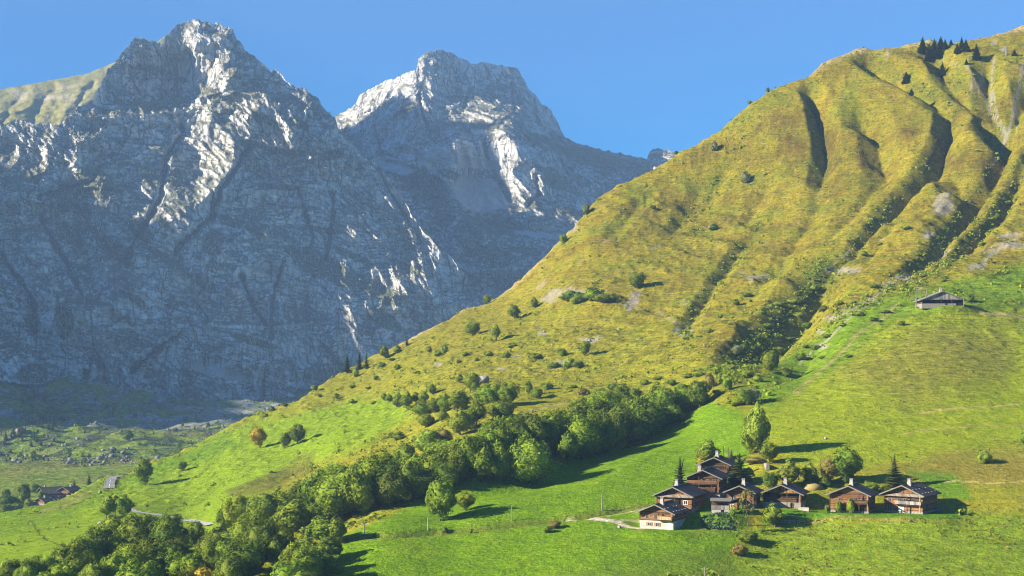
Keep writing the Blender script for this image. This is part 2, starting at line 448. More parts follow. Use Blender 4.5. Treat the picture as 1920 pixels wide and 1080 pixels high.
for ln, wpx in [([(1832,140),(1842,165),(1852,200),(1878,240)], 2.6), ([(1812,112),(1822,140),(1834,160)], 2.2), ([(1864,110),(1858,150),(1868,205),(1882,255)], 2.6), ([(1918,120),(1908,175),(1896,230),(1880,275),(1868,300)], 3.6), ([(1800,125),(1790,118),(1768,110)], 1.8),
                ([(1690,520),(1660,542),(1600,580),(1555,602)], 3.0), ([(1780,470),(1750,492),(1700,520)], 2.6), ([(1910,445),(1870,470),(1820,505)], 4.0), ([(1640,560),(1590,600),(1548,640),(1500,680)], 2.4), ([(1596,468),(1560,498),(1548,512)], 2.0), ([(1235,585),(1255,600),(1290,612)], 2.0)]:
    d, t = seg_dist(Up + 3 * nm, Vp + 3 * ns, ln)
    rock = np.maximum(rock, sstep(wpx * 1.4, wpx * .5, d + 2.2 * np.abs(ns)) * .9)
rock = np.maximum(rock, sstep(.62, .8, fbm(P2, 14, 3, 88) + .25 * nb) * sstep(650, 500, np.abs(Vp - 500) + 450) * .8)
lay(rock * .8, (0.27, 0.245, 0.20))
# worn paths: the lane on the left, farm path by the chalets, track by the barn
for line, wd, c in [([to_xy(*p) for p in [(1072,969),(1100,970),(1130,974),(1155,978),(1175,986),(1200,994)]], 1.3, (0.50, 0.44, 0.34)),
                    ([to_xy(*p) for p in [(1155,977),(1180,975),(1200,974),(1235,972)]], .7, (0.36, 0.33, 0.18)),
                    ([to_xy(*p) for p in [(1100,971),(1150,964),(1200,956),(1215,950)]], .6, (0.33, 0.32, 0.16)),
                    ([to_xy(*p) for p in [(1800,577),(1850,588),(1920,594),(2050,600)]], 2.2, (0.26, 0.23, 0.08)),
                    ([to_xy(*p) for p in [(1690,575),(1640,612),(1610,628),(1560,678),(1520,712),(1490,740)]], 1.1, (0.22, 0.21, 0.06)),
                    ([to_xy(*p) for p in [(1700,510),(1820,480),(1930,440)]], 1.6, (0.26, 0.23, 0.08)),
                    ([to_xy(*p) for p in [(1720,776),(1760,770),(1800,765),(1860,762),(1910,758)]], .7, (0.34, 0.28, 0.10)),
                    ([to_xy(*p) for p in [(1690,815),(1740,806),(1800,801),(1870,799),(1930,795)]], .6, (0.28, 0.24, 0.07)),
                    ([to_xy(*p) for p in [(1770,903),(1850,905),(1930,903),(2000,900)]], .6, (0.36, 0.31, 0.12)),
                    ([to_xy(*p) for p in [(1480,985),(1560,982),(1640,985),(1720,990)]], .6, (0.22, 0.19, 0.05)),
                    ([to_xy(*p) for p in [(50,985),(58,975),(64,985),(75,1002),(85,1010),(110,1022)]], .35, (0.06, 0.07, 0.015)),
                    ([to_xy(*p) for p in [(120,955),(140,945),(165,935),(180,930)]], .6, (0.07, 0.085, 0.012)),
                    ([to_xy(*p) for p in [(985,775),(1050,760),(1100,745),(1150,733)]], 1.3, (0.26, 0.22, 0.08))]:
    d, t = seg_dist(_x + .8 * ns, _y + .8 * nm, line)
    lay(sstep(wd * 1.3, wd * .6, d), c)
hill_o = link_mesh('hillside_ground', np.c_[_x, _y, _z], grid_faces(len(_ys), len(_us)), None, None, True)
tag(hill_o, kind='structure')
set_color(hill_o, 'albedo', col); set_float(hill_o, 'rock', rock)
g = NT('hill_grass', 0.95, 0.05)
pos = g.geo()
n1 = g.noise(0.9, pos, 4, .7); n2 = g.noise(0.22, pos, 4, .65); n3 = g.noise(2.6, pos, 3, .65); n4 = g.noise(.45, pos, 3, .6)
rough = g.attr('rough', 'Fac')
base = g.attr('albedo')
c = g.mix(1.0, base, g.ramp(n1, [(.28, (.62, .66, .66)), (.5, (1, 1, 1)), (.72, (1.5, 1.4, 1.3))]), 'MULTIPLY')
c = g.mix(1.0, c, g.ramp(n2, [(.28, (.70, .76, .7)), (.5, (1, 1, 1)), (.72, (1.28, 1.18, 1.15))]), 'MULTIPLY')
c = g.mix(1.0, c, g.ramp(n3, [(.30, (.62, .66, .66)), (.5, (1, 1, 1)), (.70, (1.42, 1.36, 1.3))]), 'MULTIPLY')
c = g.mix(g.math('MULTIPLY', rough, g.rng(n4, .54, .64, 0, .75)), c, (.058, .068, .010))
c = g.mix(g.math('MULTIPLY', rough, g.rng(g.noise(.33, pos, 4, .65), .58, .68, 0, .5)), c, (.30, .24, .07))
n6 = g.noise(1.0, g.stretch(pos, (.10, .10, 1.5)), 4, .65, .6)
c = g.mix(g.math('MULTIPLY', rough, .8), c, g.mix(1.0, c, g.ramp(n6, [(.30, (.60, .62, .6)), (.5, (1, 1, 1)), (.70, (1.42, 1.32, 1.25))]), 'MULTIPLY'))
b0 = g.bump(n6, .8, .7); b1 = g.bump(n2, .55, 1.6, b0); b2 = g.bump(n1, .9, .6, b1); b3 = g.bump(n3, .9, .22, b2)
hill_o.data.materials.append(g.done(c, b3))
set_float(hill_o, 'rough', np.clip(sstep(860, 640, Vp) * sstep(650, 800, Up + .6 * (Vp - 300)) + .5 * sstep(1380, 1420, Up) * sstep(940, 980, Vp) + .12, 0, 1) * (1 - poly_mask(Up, Vp, [(430,1400),(500,1060),(640,1008),(900,900),(1180,822),(1330,752),(1412,800),(1412,985),(1330,1075),(1060,1085),(1060,1400)], 6)) * (1 - rock))

# ---------------------------------------------------------------- ground sheet to the horizon and the valley floor
gs = NT('plain_grass', .95, .05)
gs.done(gs.ramp(gs.noise(.01, gs.geo(), 4), [(.3, (.05, .08, .012)), (.7, (.09, .11, .02))]))
gr = link_mesh('ground', [(-30000, -30000, -190), (30000, -30000, -190), (30000, 40000, -190), (-30000, 40000, -190)], [(0, 1, 2, 3)], gs.m)
tag(gr, kind='structure')
VAL = [(-400,950,900),(0,952,950),(130,930,990),(250,905,1050),(-400,885,1250),(0,882,1270),(130,880,1300),(300,850,1420),(450,810,1600),(-400,800,1720),(0,800,1740),(200,800,1760),(400,770,1900),
       (-400,715,2060),(0,714,2150),(130,726,2230),(330,754,2310),(560,745,2430),(750,700,2550),(950,640,2700),(750,800,1800),(950,760,1900),(-400,1010,700),(0,1030,700),(400,960,900),(800,900,1100)]
_tv = TPS([((u - 960) * d / F, d, (HZ - v) * d / F) for u, v, d in VAL], 1e-3)
vx = np.arange(-1900, 420, 5.0); vy = np.exp(np.arange(math.log(640), math.log(2900), .0042))
VY, VX = np.meshgrid(vy, vx, indexing='ij'); VX = VX.ravel(); VY = VY.ravel()
VZ = _tv(VX, VY)
PV = np.c_[VX, VY]
rise = sstep(1250, 1500, VY)
def val_lumps(x, y):
    P = np.c_[x, y]; r = sstep(1250, 1500, y)
    r = r * (1 - .75 * sstep(-560, -300, x))
    return fbm(P, 190, 4, 301) * (5 + 20 * r) + fbm(P, 32, 3, 302) * (1.2 + 4.5 * r) + np.abs(perlin(P, 9, 303)) * 2.2 * r
VZ = VZ + val_lumps(VX, VY)
vo = link_mesh('valley_ground', np.c_[VX, VY, VZ], grid_faces(len(vy), len(vx)), None, None, True)
tag(vo, kind='structure')
def valley_z(x, y): return float(_tv(np.array([x]), np.array([y]))[0] + val_lumps(np.array([x]), np.array([y]))[0])
def place_valley(u, v, lo=760, hi=2600):
    ds = np.linspace(lo, hi, 900); xs = (u - 960) * ds / F
    zt = _tv(xs, ds) + val_lumps(xs, ds) - (HZ - v) * ds / F
    k = np.nonzero((zt[1:] >= 0) & (zt[:-1] < 0))[0]
    d = ds[k[0] + 1] if len(k) else ds[int(np.argmax(zt))]
    x = (u - 960) * d / F
    return Vector((x, d, valley_z(x, d)))
col = np.empty((len(VX), 3)); col[:] = (.125, .175, .014)
n1 = fbm(PV, 120, 4, 311); n2 = fbm(PV, 30, 4, 312)
lay(sstep(-.1, .4, n1) * .6, (.17, .165, .024))
lay(sstep(-.1, .25, n2 + .4 * n1) * .95 * rise, (.040, .056, .010))  # dark scrub tone, deepened to paint the valley's shade into the ground colour
scr = sstep(.0, .35, n2 * .8 + .6 * fbm(PV, 260, 3, 315)) * sstep(1500, 1800, VY)
lay(scr * .8, (.25, .245, .235))
set_color(vo, 'albedo', col)
v = NT('valley_cover', .95, .05)
pos = v.geo()
m1 = v.noise(.16, pos, 4, .7); m2 = v.noise(.05, pos, 3, .6)
c = v.mix(1.0, v.attr('albedo'), v.ramp(m1, [(.3, (.45, .45, .45)), (.5, (1, 1, 1)), (.72, (1.7, 1.65, 1.6))]), 'MULTIPLY')
vo.data.materials.append(v.done(c, v.bump(m2, .7, 6, v.bump(m1, .8, 3))))

rngv = np.random.default_rng(12)
iv = rngv.integers(0, len(VX), 60000)
dn = fbm(PV[iv], 70, 3, 341) + .5 * fbm(PV[iv], 18, 2, 342)
iv = iv[(rngv.uniform(size=len(iv)) < np.clip(dn * 1.4 + .15, 0, 1)) & (VY[iv] > 1330)]
VSCRUB = np.c_[VX, VY, VZ][iv]
# ---------------------------------------------------------------- rock mountains
rk = NT('limestone', .92, .10)
pos = rk.geo()
def lines(vec, scale, eps, detail=2.5, dist=.4):
    """thin crack lines: where a noise passes its middle value"""
    x = rk.noise(scale, vec, detail, .55, dist)
    return rk.rng(rk.math('ABSOLUTE', rk.math('SUBTRACT', x, .5)), 0.0, eps, 0, 1)
LA = rk.stretch(pos, (1, .6, .30), (0, math.radians(-30), 0))       # steep cracks leaning down to the right
LV = rk.stretch(pos, (1, .6, .22), (0, math.radians(-8), 0))
LB = rk.stretch(pos, (.22, .3, 1.5), (0, math.radians(20), 0))      # bedding that dips to the right
r1 = rk.noise(.030, LA, 6, .66, .3); r2 = rk.noise(.055, LB, 5, .62, .3); r3 = rk.noise(.012, pos, 4, .6); r4 = rk.noise(.30, LA, 4, .7); r5 = rk.noise(.09, LV, 5, .68)
c = rk.ramp(r1, [(.30, (.31, .302, .285)), (.45, (.56, .545, .515)), (.60, (.68, .66, .62))])
c = rk.mix(.42, c, rk.ramp(r2, [(.34, (.26, .255, .24)), (.5, (.56, .545, .515)), (.64, (.67, .65, .61))]))
c = rk.mix(.30, c, rk.ramp(r5, [(.34, (.27, .265, .25)), (.5, (.58, .565, .535)), (.64, (.69, .67, .63))]))
c = rk.mix(1.0, c, rk.ramp(r3, [(.3, (.70, .70, .70)), (.5, (1, 1, 1)), (.7, (1.18, 1.16, 1.12))]), 'MULTIPLY')
l1 = lines(LA, .014, .020); l2 = lines(LV, .030, .030); l3 = lines(LB, .022, .026); l4 = lines(LA, .070, .055)
kk = rk.math('MULTIPLY', rk.math('MULTIPLY', l1, rk.math('ADD', .35, rk.math('MULTIPLY', l2, .65))), rk.math('MULTIPLY', rk.math('ADD', .4, rk.math('MULTIPLY', l3, .6)), rk.math('ADD', .5, rk.math('MULTIPLY', l4, .5))))
c = rk.mix(kk, (.085, .085, .075), c)
c = rk.mix(rk.rng(r3, .55, .75, 0, .30), c, (.46, .37, .26))
gmask = rk.math('MULTIPLY', rk.attr('turf', 'Fac'), rk.rng(r4, .34, .52, .25, 1))
c = rk.mix(gmask, c, rk.ramp(r4, [(.3, (.030, .038, .010)), (.7, (.085, .088, .022))]))
c = rk.mix(rk.attr('scree', 'Fac'), c, (.42, .41, .385))
bz = rk.bump(kk, .6, 4.0); bz = rk.bump(r1, .6, 10.0, bz); bz = rk.bump(r5, .6, 4.0, bz); bz = rk.bump(r4, .5, 1.0, bz)
ROCK = rk.done(c, bz)

def rock_face(name, us, skyline, foot, dpts, rows, relief, cracks, bumps, turf, scree, strata_dip, back=700, seed=0, mat=None, amp=1.0, grass_bias=0.0, jag=1.0, knob=None):
    t = TPS([(a, b, c) for a, b, c in dpts], 1e-3)
    top = np.interp(us, [p[0] for p in skyline], [p[1] for p in skyline])
    bot = np.interp(us, [p[0] for p in foot], [p[1] for p in foot])
    q1 = np.c_[us, us * 0]
    top = top + 1.5 * jag * (perlin(q1, 17, seed + 51) * 4.0 + perlin(q1, 8, seed + 52) * 4.2 + np.abs(perlin(q1, 5, seed + 53)) * 3.2)
    s = np.linspace(0, 1, rows)
    V = bot[None] + (top - bot)[None] * s[:, None]; U = np.repeat(us[None], rows, 0)
    D = t(U, V)
    S = np.repeat(s[:, None], len(us), 1)
    base = np.stack([(U - 960) * D / F, D, (HZ - V) * D / F], -1).reshape(-1, 3)
    Uf, Vf = U.ravel(), V.ravel()
    edge = np.clip((1 - S.ravel()) * rows / 40.0, 0, 1)          # relief along the view line keeps the skyline
    warp = np.c_[perlin(base, 160, seed + 1), perlin(base, 160, seed + 2), perlin(base, 160, seed + 3)] * 45
    B = base + warp
    big = np.zeros(len(base))
    for (u0, v0, ru, rv, rot, a) in bumps:
        cr, sr = math.cos(math.radians(rot)), math.sin(math.radians(rot))
        du, dv = Uf - u0, Vf - v0
        e = ((du * cr + dv * sr) / ru) ** 2 + ((dv * cr - du * sr) / rv) ** 2
        big += a * np.exp(-e)
    gul = np.zeros(len(base))
    for line, wid, dep in cracks:
        d, tt = seg_dist(Uf + 4 * perlin(base, 40, seed + 8), Vf + 4 * perlin(base, 40, seed + 9), line)
        big += dep * np.clip(1 - d / wid, 0, 1) ** 1.4 * sstep(0, .08, tt) * sstep(0, .08, 1 - tt)
        if dep > 0: gul = np.maximum(gul, np.exp(-(d / (wid * .42)) ** 2) * sstep(0, .1, tt) * sstep(0, .1, 1 - tt))
    al, ac = B[:, 0] * .5 - B[:, 2] * .87, B[:, 0] * .87 + B[:, 2] * .5
    ru = np.c_[B[:, 0], B[:, 1] * .6, B[:, 2] * .42]              # buttresses stand upright
    rl = np.c_[ac, B[:, 1] * .5, al * .25]                        # rills lean down to the right
    big += -(ridged(ru, 240, 4, seed + 11) - .5) * 100 * amp
    big += -(ridged(rl, 80, 4, seed + 13) - .5) * 40 * amp
    big += -(ridged(rl, 30, 3, seed + 14) - .5) * 11 * amp
    if knob:                                                       # broken blocky rock high on the ridge
        kw = sum(np.exp(-(((Uf - a) / ru_) ** 2 + ((Vf - b) / rv_) ** 2)) for a, b, ru_, rv_ in knob)
        big += -(ridged(B, 62, 4, seed + 16, .55) - .5) * 46 * np.clip(kw, 0, 1)
    z = B[:, 2] + strata_dip * B[:, 0] + 26 * perlin(base, 210, seed + 15)
    for per, a in ((46, 7.0), (19, 4.0), (8.5, 2.2)):
        ph = z / per + .35 * perlin(base, per * 3, seed + int(per))
        saw = ph - np.floor(ph)
        big += a * (np.where(saw < .8, saw / .8, (1 - saw) / .2) - .5) * (0.5 + np.clip(perlin(base, 190, seed + 19) + .35, 0, 1)) * amp
    D2 = D.ravel() + big * (0.12 + .88 * edge)
    Pn = np.stack([(Uf - 960) * D2 / F, D2, (HZ - Vf) * D2 / F], -1)
    # small relief along the surface normal
    G = Pn.reshape(rows, len(us), 3)
    n = np.cross(np.gradient(G, axis=1), np.gradient(G, axis=0)).reshape(-1, 3); n /= np.linalg.norm(n, axis=1)[:, None] + 1e-9
    small = (ridged(np.c_[ac, B[:, 1], al * .4], 22, 4, seed + 21) - .5) * 6 * amp + fbm(Pn, 8, 2, seed + 23) * 1.1 * amp
    Pn = Pn + n * small[:, None] * (0.35 + .65 * edge)[:, None]
    G = Pn.reshape(rows, len(us), 3)
    n = np.cross(np.gradient(G, axis=1), np.gradient(G, axis=0)).reshape(-1, 3); n /= np.linalg.norm(n, axis=1)[:, None] + 1e-9
    tm = sstep(.46 - grass_bias, .76 - grass_bias, n[:, 2] + .28 * fbm(Pn, 60, 3, seed + 31)) * .9
    for (u0, v0, a, b, rot) in turf:
        cr, sr = math.cos(math.radians(rot)), math.sin(math.radians(rot))
        du, dv = Uf - u0, Vf - v0
        e = np.exp(-((du * cr + dv * sr) / a) ** 2 - ((dv * cr - du * sr) / b) ** 2)
        tm = np.maximum(tm, sstep(.30, .52, e + .30 * fbm(Pn, 45, 4, seed + 33)))
    tm = np.maximum(tm, .85 * sstep(.35, .7, gul + .35 * fbm(Pn, 30, 3, seed + 37)))  # turf laid along the cracks, painting the dark of their recesses into the colour
    sm = np.zeros(len(Pn))
    for (u0, v0, a, b, rot) in scree:
        cr, sr = math.cos(math.radians(rot)), math.sin(math.radians(rot))
        du, dv = Uf - u0, Vf - v0
        e = np.exp(-((du * cr + dv * sr) / a) ** 2 - ((dv * cr - du * sr) / b) ** 2)
        sm = np.maximum(sm, sstep(.3, .55, e + .12 * fbm(Pn, 45, 3, seed + 35)))
    # the far side falls away behind the skyline
    last = G[-1]; extra = []
    for k, (dy, dz) in enumerate(((12, 1), (45, -14), (140, -90), (back * .5, -back * .42), (back, -back))):
        e = last.copy(); e[:, 1] += dy; e[:, 0] *= (1 + dy / e[:, 1]); e[:, 2] += dz + fbm(last, 60, 3, seed + 41 + k) * dy * .12; extra.append(e)
    allp = np.concatenate([G] + [e[None] for e in extra], 0)
    nr = allp.shape[0]
    o = link_mesh(name, allp.reshape(-1, 3), grid_faces(nr, len(us)), mat or ROCK, None, True)
    tag(o, kind='structure')
    pad = np.zeros(len(extra) * len(us))
    set_float(o, 'turf', np.r_[tm, pad + .5]); set_float(o, 'scree', np.r_[sm, pad])
    return o, G

SKY1 = [(-700,330),(-500,300),(-300,262),(-120,240),(0,233),(40,223),(67,232),(90,230),(110,232),(127,213),(160,193),(178,187),(184,165),(200,133),(217,113),(233,97),(247,75),(257,68),(283,75),(308,80),
 (311,64),(320,57),(337,43),(350,38),(377,37),(403,42),(427,50),(443,67),(452,78),(460,93),(483,110),(507,130),(527,137),(547,160),(573,167),(593,180),(610,203),(627,223),(635,240),(657,260),(673,287),
 (703,303),(720,323),(747,353),(773,403),(793,433),(820,460),(847,483),(880,527),(888,553),(905,575),(940,612),(1000,640)]
FOOT1 = [(-700,712),(0,716),(80,722),(150,728),(240,748),(330,758),(440,750),(540,750),(620,740),(1000,700)]
DP1 = [(-700,712,1900),(-300,715,2030),(0,716,2150),(150,728,2230),(330,758,2300),(540,750,2425),(700,720,2530),(850,680,2620),(1000,690,2700),
 (-700,500,2060),(-300,500,2200),(0,500,2330),(150,500,2430),(330,500,2500),(540,500,2620),(700,500,2720),(820,490,2800),(900,570,2790),(1000,640,2790),
 (-700,320,2200),(-300,300,2420),(0,300,2540),(150,300,2620),(330,300,2720),(540,300,2830),(680,310,2905),(760,390,2870),
 (-300,250,2500),(0,233,2650),(180,187,2790),(257,68,2950),(377,37,3020),(450,85,3010),(540,160,2965),(630,240,2940),(330,200,2860),(470,200,2870)]
CR1 = [([(345,220),(340,255),(315,290),(305,340),(300,370),(250,460),(230,500)], 9, 45), ([(480,258),(447,307),(413,353),(400,400),(333,467),(318,492)], 8, 40),
 ([(400,350),(398,420)], 6, 30), ([(623,350),(625,400),(620,450),(610,490)], 7, 42), ([(555,350),(587,443),(575,470)], 6, 32), ([(450,510),(473,577),(507,617)], 9, 45),
 ([(535,480),(510,560),(508,640)], 7, 34), ([(70,400),(115,480),(160,570)], 10, 40), ([(700,300),(730,360),(770,420)], 6, 25), ([(0,470),(60,560),(70,640)], 10, 36),
 ([(200,300),(170,340),(60,370)], 9, 36), ([(345,620),(300,650),(240,700)], 7, 26), ([(600,640),(640,690),(650,720)], 8, 28), ([(360,560),(395,600)], 7, 24), ([(160,690),(150,720)], 12, 40)]
BU1 = [(310,165,75,60,20,75), (420,120,50,26,50,-25), (490,200,110,30,40,-38), (590,270,60,24,48,-30), (380,75,70,26,0,-40), (225,120,40,70,0,-35), (40,360,70,40,-30,-70), (70,450,40,35,0,-60), (560,560,130,40,28,40), (380,60,60,40,0,-30), (600,300,60,60,0,-30),
 (170,420,60,120,10,35), (400,640,180,60,0,-30), (150,560,90,110,0,-25), (690,420,60,60,30,-25)]
TU1 = [(130,440,30,14,40),(260,430,34,16,40),(60,330,30,12,-20),(310,420,30,12,40),(380,530,40,12,30),(250,640,60,10,10),(330,340,16,26,0),(520,350,40,6,4),(600,430,44,6,10),(480,640,50,9,15),(120,600,20,40,0),(660,480,50,7,22),(760,500,40,9,30),(560,230,24,8,35),(460,270,20,8,30),(340,150,14,7,10),(170,340,40,30,20),(215,470,45,18,35),(130,370,30,30,0),(610,505,80,22,22),(700,540,60,16,28),(560,470,40,10,10),(330,500,60,10,35),(400,455,25,22,30),(270,200,26,14,0),(440,140,20,10,20),(395,175,26,10,30),
 (630,290,22,10,0),(540,285,40,6,5),(500,225,30,9,30),(60,700,30,22,0),(720,600,40,16,30),(620,700,60,20,0),(450,420,60,10,20),(250,560,30,8,30)]
m1, G1 = rock_face('mountain_massif', np.arange(-700, 1001, 1.7), SKY1, FOOT1, DP1, 470, None, CR1, BU1, TU1, [(420,700,60,10,10)], .18, 700, 100, knob=[(380,90,80,60),(490,190,90,60),(230,130,50,50),(580,250,100,80),(480,300,80,50),(60,400,90,80),(150,240,60,40)])

SKY2 = [(520,300),(600,232),(627,218),(647,208),(668,193),(673,177),(700,163),(727,150),(747,143),(767,133),(781,130),(784,110),(800,97),(823,93),(847,98),(870,112),(883,119),(903,116),(937,121),(970,128),(980,143),
 (993,170),(1007,180),(1013,192),(1033,203),(1043,227),(1060,257),(1080,267),(1127,280),(1200,295),(1213,297),(1217,284),(1225,278),(1250,281),(1266,284),(1290,300),(1400,330),(1500,370)]
FOOT2 = [(520,560),(700,560),(900,580),(1000,580),(1200,480),(1500,440)]
DP2 = [(520,300,3700),(600,240,3850),(640,225,3930),(700,165,3920),(745,150,3850),(782,120,3780),(823,93,3840),(900,116,3980),(970,130,4060),(1050,250,4080),(1200,296,4060),(1280,290,4080),(1500,370,4050),
 (660,270,3780),(700,235,3740),(745,200,3700),(775,200,3600),(770,250,3520),(810,200,3700),(850,190,3800),(940,170,3960),(640,320,3480),(720,330,3400),(800,300,3480),(1010,200,4020),(1030,250,3960),(1150,330,3800),(1300,340,3850),
 (830,225,3640),(850,240,3470),(930,210,3720),(950,240,3480),(1020,250,3760),(1030,275,3560),(900,300,3450),(1000,320,3520),
 (780,400,3230),(900,400,3300),(1000,400,3360),(1100,400,3450),(850,480,3080),(950,500,3060),(1050,460,3200),(700,560,2850),(900,580,2900),(1000,580,2930),(1200,480,3200),(1500,440,3500),(520,560,2800)]
CR2 = [([(785,170),(790,210),(800,245)], 7, 50), ([(745,165),(750,210),(755,245)], 7, -60), ([(880,160),(870,210)], 6, 25), ([(1000,180),(1010,240)], 8, 30), ([(900,260),(930,330),(960,390)], 8, 30),
 ([(985,390),(1010,360),(1005,320)], 8, 28), ([(700,230),(720,300),(790,320)], 7, 26), ([(960,150),(965,210),(930,240)], 6, 26)]
BU2 = [ (830,130,40,30,0,-20), (880,360,70,50,0,70), (790,350,60,40,0,50), (1000,330,60,60,30,-50), (900,450,60,26,25,-40)]
TU2 = [(850,330,40,10,20),(1000,380,30,9,30),(1060,350,50,10,20),(990,470,40,9,15),(870,520,50,14,20),(820,470,40,14,30),(1080,400,40,9,15),(720,290,24,8,20),(800,355,62,34,30),(770,335,50,18,20),(930,420,62,22,12),(925,480,55,22,10),(880,440,30,30,0),(830,410,26,16,0),(1010,260,30,10,15),(1130,300,120,16,14),(1040,330,40,10,20),(760,205,22,6,-30),(905,235,30,8,20),(960,520,40,20,0)]
m2, G2 = rock_face('mountain_peak', np.arange(520, 1501, 2.0), SKY2, FOOT2, DP2, 300, None, CR2, BU2, TU2, [(900,365,60,34,20),(860,300,90,14,8),(740,310,40,14,20),(1010,440,50,6,8)], .15, 900, 400, None, 1.0, -.12, .55, knob=[(830,120,60,30)])

# the grassy ridge behind the massif on the left
SKY3 = [(-700,190),(-200,185),(0,167),(60,157),(110,148),(170,136),(205,120),(260,100),(312,66),(330,110),(400,160)]
DP3 = [(-700,190,4300),(0,167,4500),(205,120,4650),(312,66,4750),(400,160,4700),(-700,420,3700),(0,420,3750),(205,420,3800),(400,420,3850),(0,230,4250),(200,200,4400),(312,120,4600)]
ALP = NT('alpine_turf', .95, .05)
ap = ALP.geo(); a1 = ALP.noise(.03, ap, 5, .65); a2 = ALP.noise(.008, ap, 3, .6)
ac_ = ALP.ramp(a1, [(.3, (.120, .115, .030)), (.5, (.230, .215, .055)), (.68, (.33, .29, .12))])
ac_ = ALP.mix(ALP.rng(a2, .55, .66, 0, .6), ac_, (.42, .37, .28))
ALPM = ALP.done(ac_, ALP.bump(a1, .8, 8))
m3, G3 = rock_face('mountain_ridge', np.arange(-700, 401, 3.0), SKY3, [(-700,420),(400,420)], DP3, 130, None,
   [([(180,150),(150,190),(120,235)], 12, 55), ([(110,155),(70,200),(60,235)], 14, 40), ([(60,165),(20,200),(0,240)], 14, 40)], [(150,200,20,50,35,-45)], [(100,200,260,90,0),(0,200,200,90,0)], [], .1, 900, 700, ALPM, .6, .25, .2)

# unseen ridge added outside the frame on the left, crest shaped to shade the walls
cxs = np.linspace(-3400, -1480, 90); cys = np.linspace(640, 4100, 170)
CY, CX = np.meshgrid(cys, cxs, indexing='ij'); cf = np.c_[CX.ravel(), CY.ravel()]
CREST_H = np.interp(cf[:, 1], [820, 985, 1300, 1700, 1900, 2013, 2362, 2485, 2620, 2880, 3250, 3600, 4000], [120, 610, 790, 840, 862, 945, 1010, 1050, 1160, 1570, 1560, 1250, 600])
cz = CREST_H - np.abs(cf[:, 0] + 2300) * 1.45 + (ridged(cf, 300, 5, 901) - .5) * 110 + fbm(cf, 50, 3, 905) * 12
cz = np.maximum(cz * sstep(640, 800, cf[:, 1]) - 185 * (1 - sstep(640, 800, cf[:, 1])), -185)
mo = link_mesh('unseen_shade_ridge', np.c_[cf, cz], grid_faces(170, 90), ROCK, None, True)
tag(mo, kind='structure')
set_float(mo, 'turf', sstep(.0, .5, fbm(cf, 200, 3, 907))); set_float(mo, 'scree', np.zeros(len(cf)))
# ---------------------------------------------------------------- trees
def leaf_mat(name, a, b, trans=0.0):
    m = NT(name, .75, .15)
    info = m.n('ObjectInfo').outputs['Random']
    nz = m.noise(.55, m.objco(), 3, .7)
    isl = m.n('NewGeometry').outputs['Random Per Island']
    f = m.math('ADD', m.math('MULTIPLY', nz, .55), m.math('MULTIPLY', isl, .45))
    c = m.ramp(f, [(.25, a), (.75, b)])
    h = m.n('HueSaturation'); m.l(c, h.inputs['Color'])
    m.l(m.rng(info, 0, 1, .482, .512), h.inputs['Hue']); m.l(m.rng(m.math('FRACT', m.math('MULTIPLY', info, 7.3)), 0, 1, .78, 1.15), h.inputs['Value'])
    m.done(h.outputs[0])
    tr = m.n('BsdfTranslucent'); m.l(h.outputs[0], tr.inputs['Color'])
    mx = m.n('MixShader'); mx.inputs[0].default_value = .30
    m.l(m.b.outputs[0], mx.inputs[1]); m.l(tr.outputs[0], mx.inputs[2]); m.l(mx.outputs[0], m.out.inputs['Surface'])
    return m.m
LEAF = leaf_mat('leaf_green', (.095, .155, .009), (.225, .305, .017))
LEAF_PALE = leaf_mat('leaf_pale', (.115, .175, .015), (.26, .33, .030))
LEAF_GOLD = leaf_mat('leaf_golden', (.17, .20, .010), (.36, .35, .018))
LEAF_AUT = leaf_mat('leaf_autumn', (.34, .25, .012), (.54, .42, .025))
LEAF_DARK = leaf_mat('leaf_dark', (.060, .105, .008), (.150, .215, .015))
LEAF_RUST = leaf_mat('leaf_rusty', (.13, .115, .02), (.25, .21, .05))
LEAF_GREY = leaf_mat('leaf_greyish', (.110, .140, .050), (.240, .270, .120))
NEEDLE = leaf_mat('needle_green', (.030, .062, .012), (.105, .150, .028))
NEEDLE_PALE = leaf_mat('needle_pale', (.040, .070, .012), (.110, .140, .022))
BARK = NT('bark', .9, .1); BARK = BARK.done(BARK.ramp(BARK.noise(6, BARK.stretch(BARK.objco(), (1, 1, .2)), 4), [(.3, (.055, .042, .030)), (.7, (.15, .12, .09))]))

def quads(C, N, size, rng, asp=1.0, roll=True):
    """flat leaf clumps: centres C, normals N, sizes"""
    n = len(C)
    A = np.cross(N, rng.normal(size=(n, 3))); A /= np.linalg.norm(A, axis=1)[:, None] + 1e-9
    Bv = np.cross(N, A)
    s = size[:, None]
    # a bent kite reads more leafy than a square
    v = np.stack([C - A * s, C - Bv * s * asp * .75 + N * s * .25, C + A * s * 1.05, C + Bv * s * asp * .75 + N * s * .1], 1)
    return v.reshape(-1, 3), np.arange(4 * n).reshape(n, 4)
def sphere_pts(n):
    i = np.arange(n) + .5; ph = np.arccos(1 - 2 * i / n); th = math.pi * (1 + 5 ** .5) * i
    return np.c_[np.cos(th) * np.sin(ph), np.sin(th) * np.sin(ph), np.cos(ph)]
def ball(c, r, seed, nlat=6, nlon=9):
    vs, fs = [], []
    for i in range(nlat + 1):
        for j in range(nlon):
            a = math.pi * i / nlat; b = 2 * math.pi * j / nlon
            vs.append((c[0] + r * math.sin(a) * math.cos(b), c[1] + r * math.sin(a) * math.sin(b), c[2] + r * 1.0 * math.cos(a)))
    for i in range(nlat):
        for j in range(nlon):
            fs.append((i * nlon + j, (i + 1) * nlon + j, (i + 1) * nlon + (j + 1) % nlon, i * nlon + (j + 1) % nlon))
    return np.array(vs), np.array(fs)
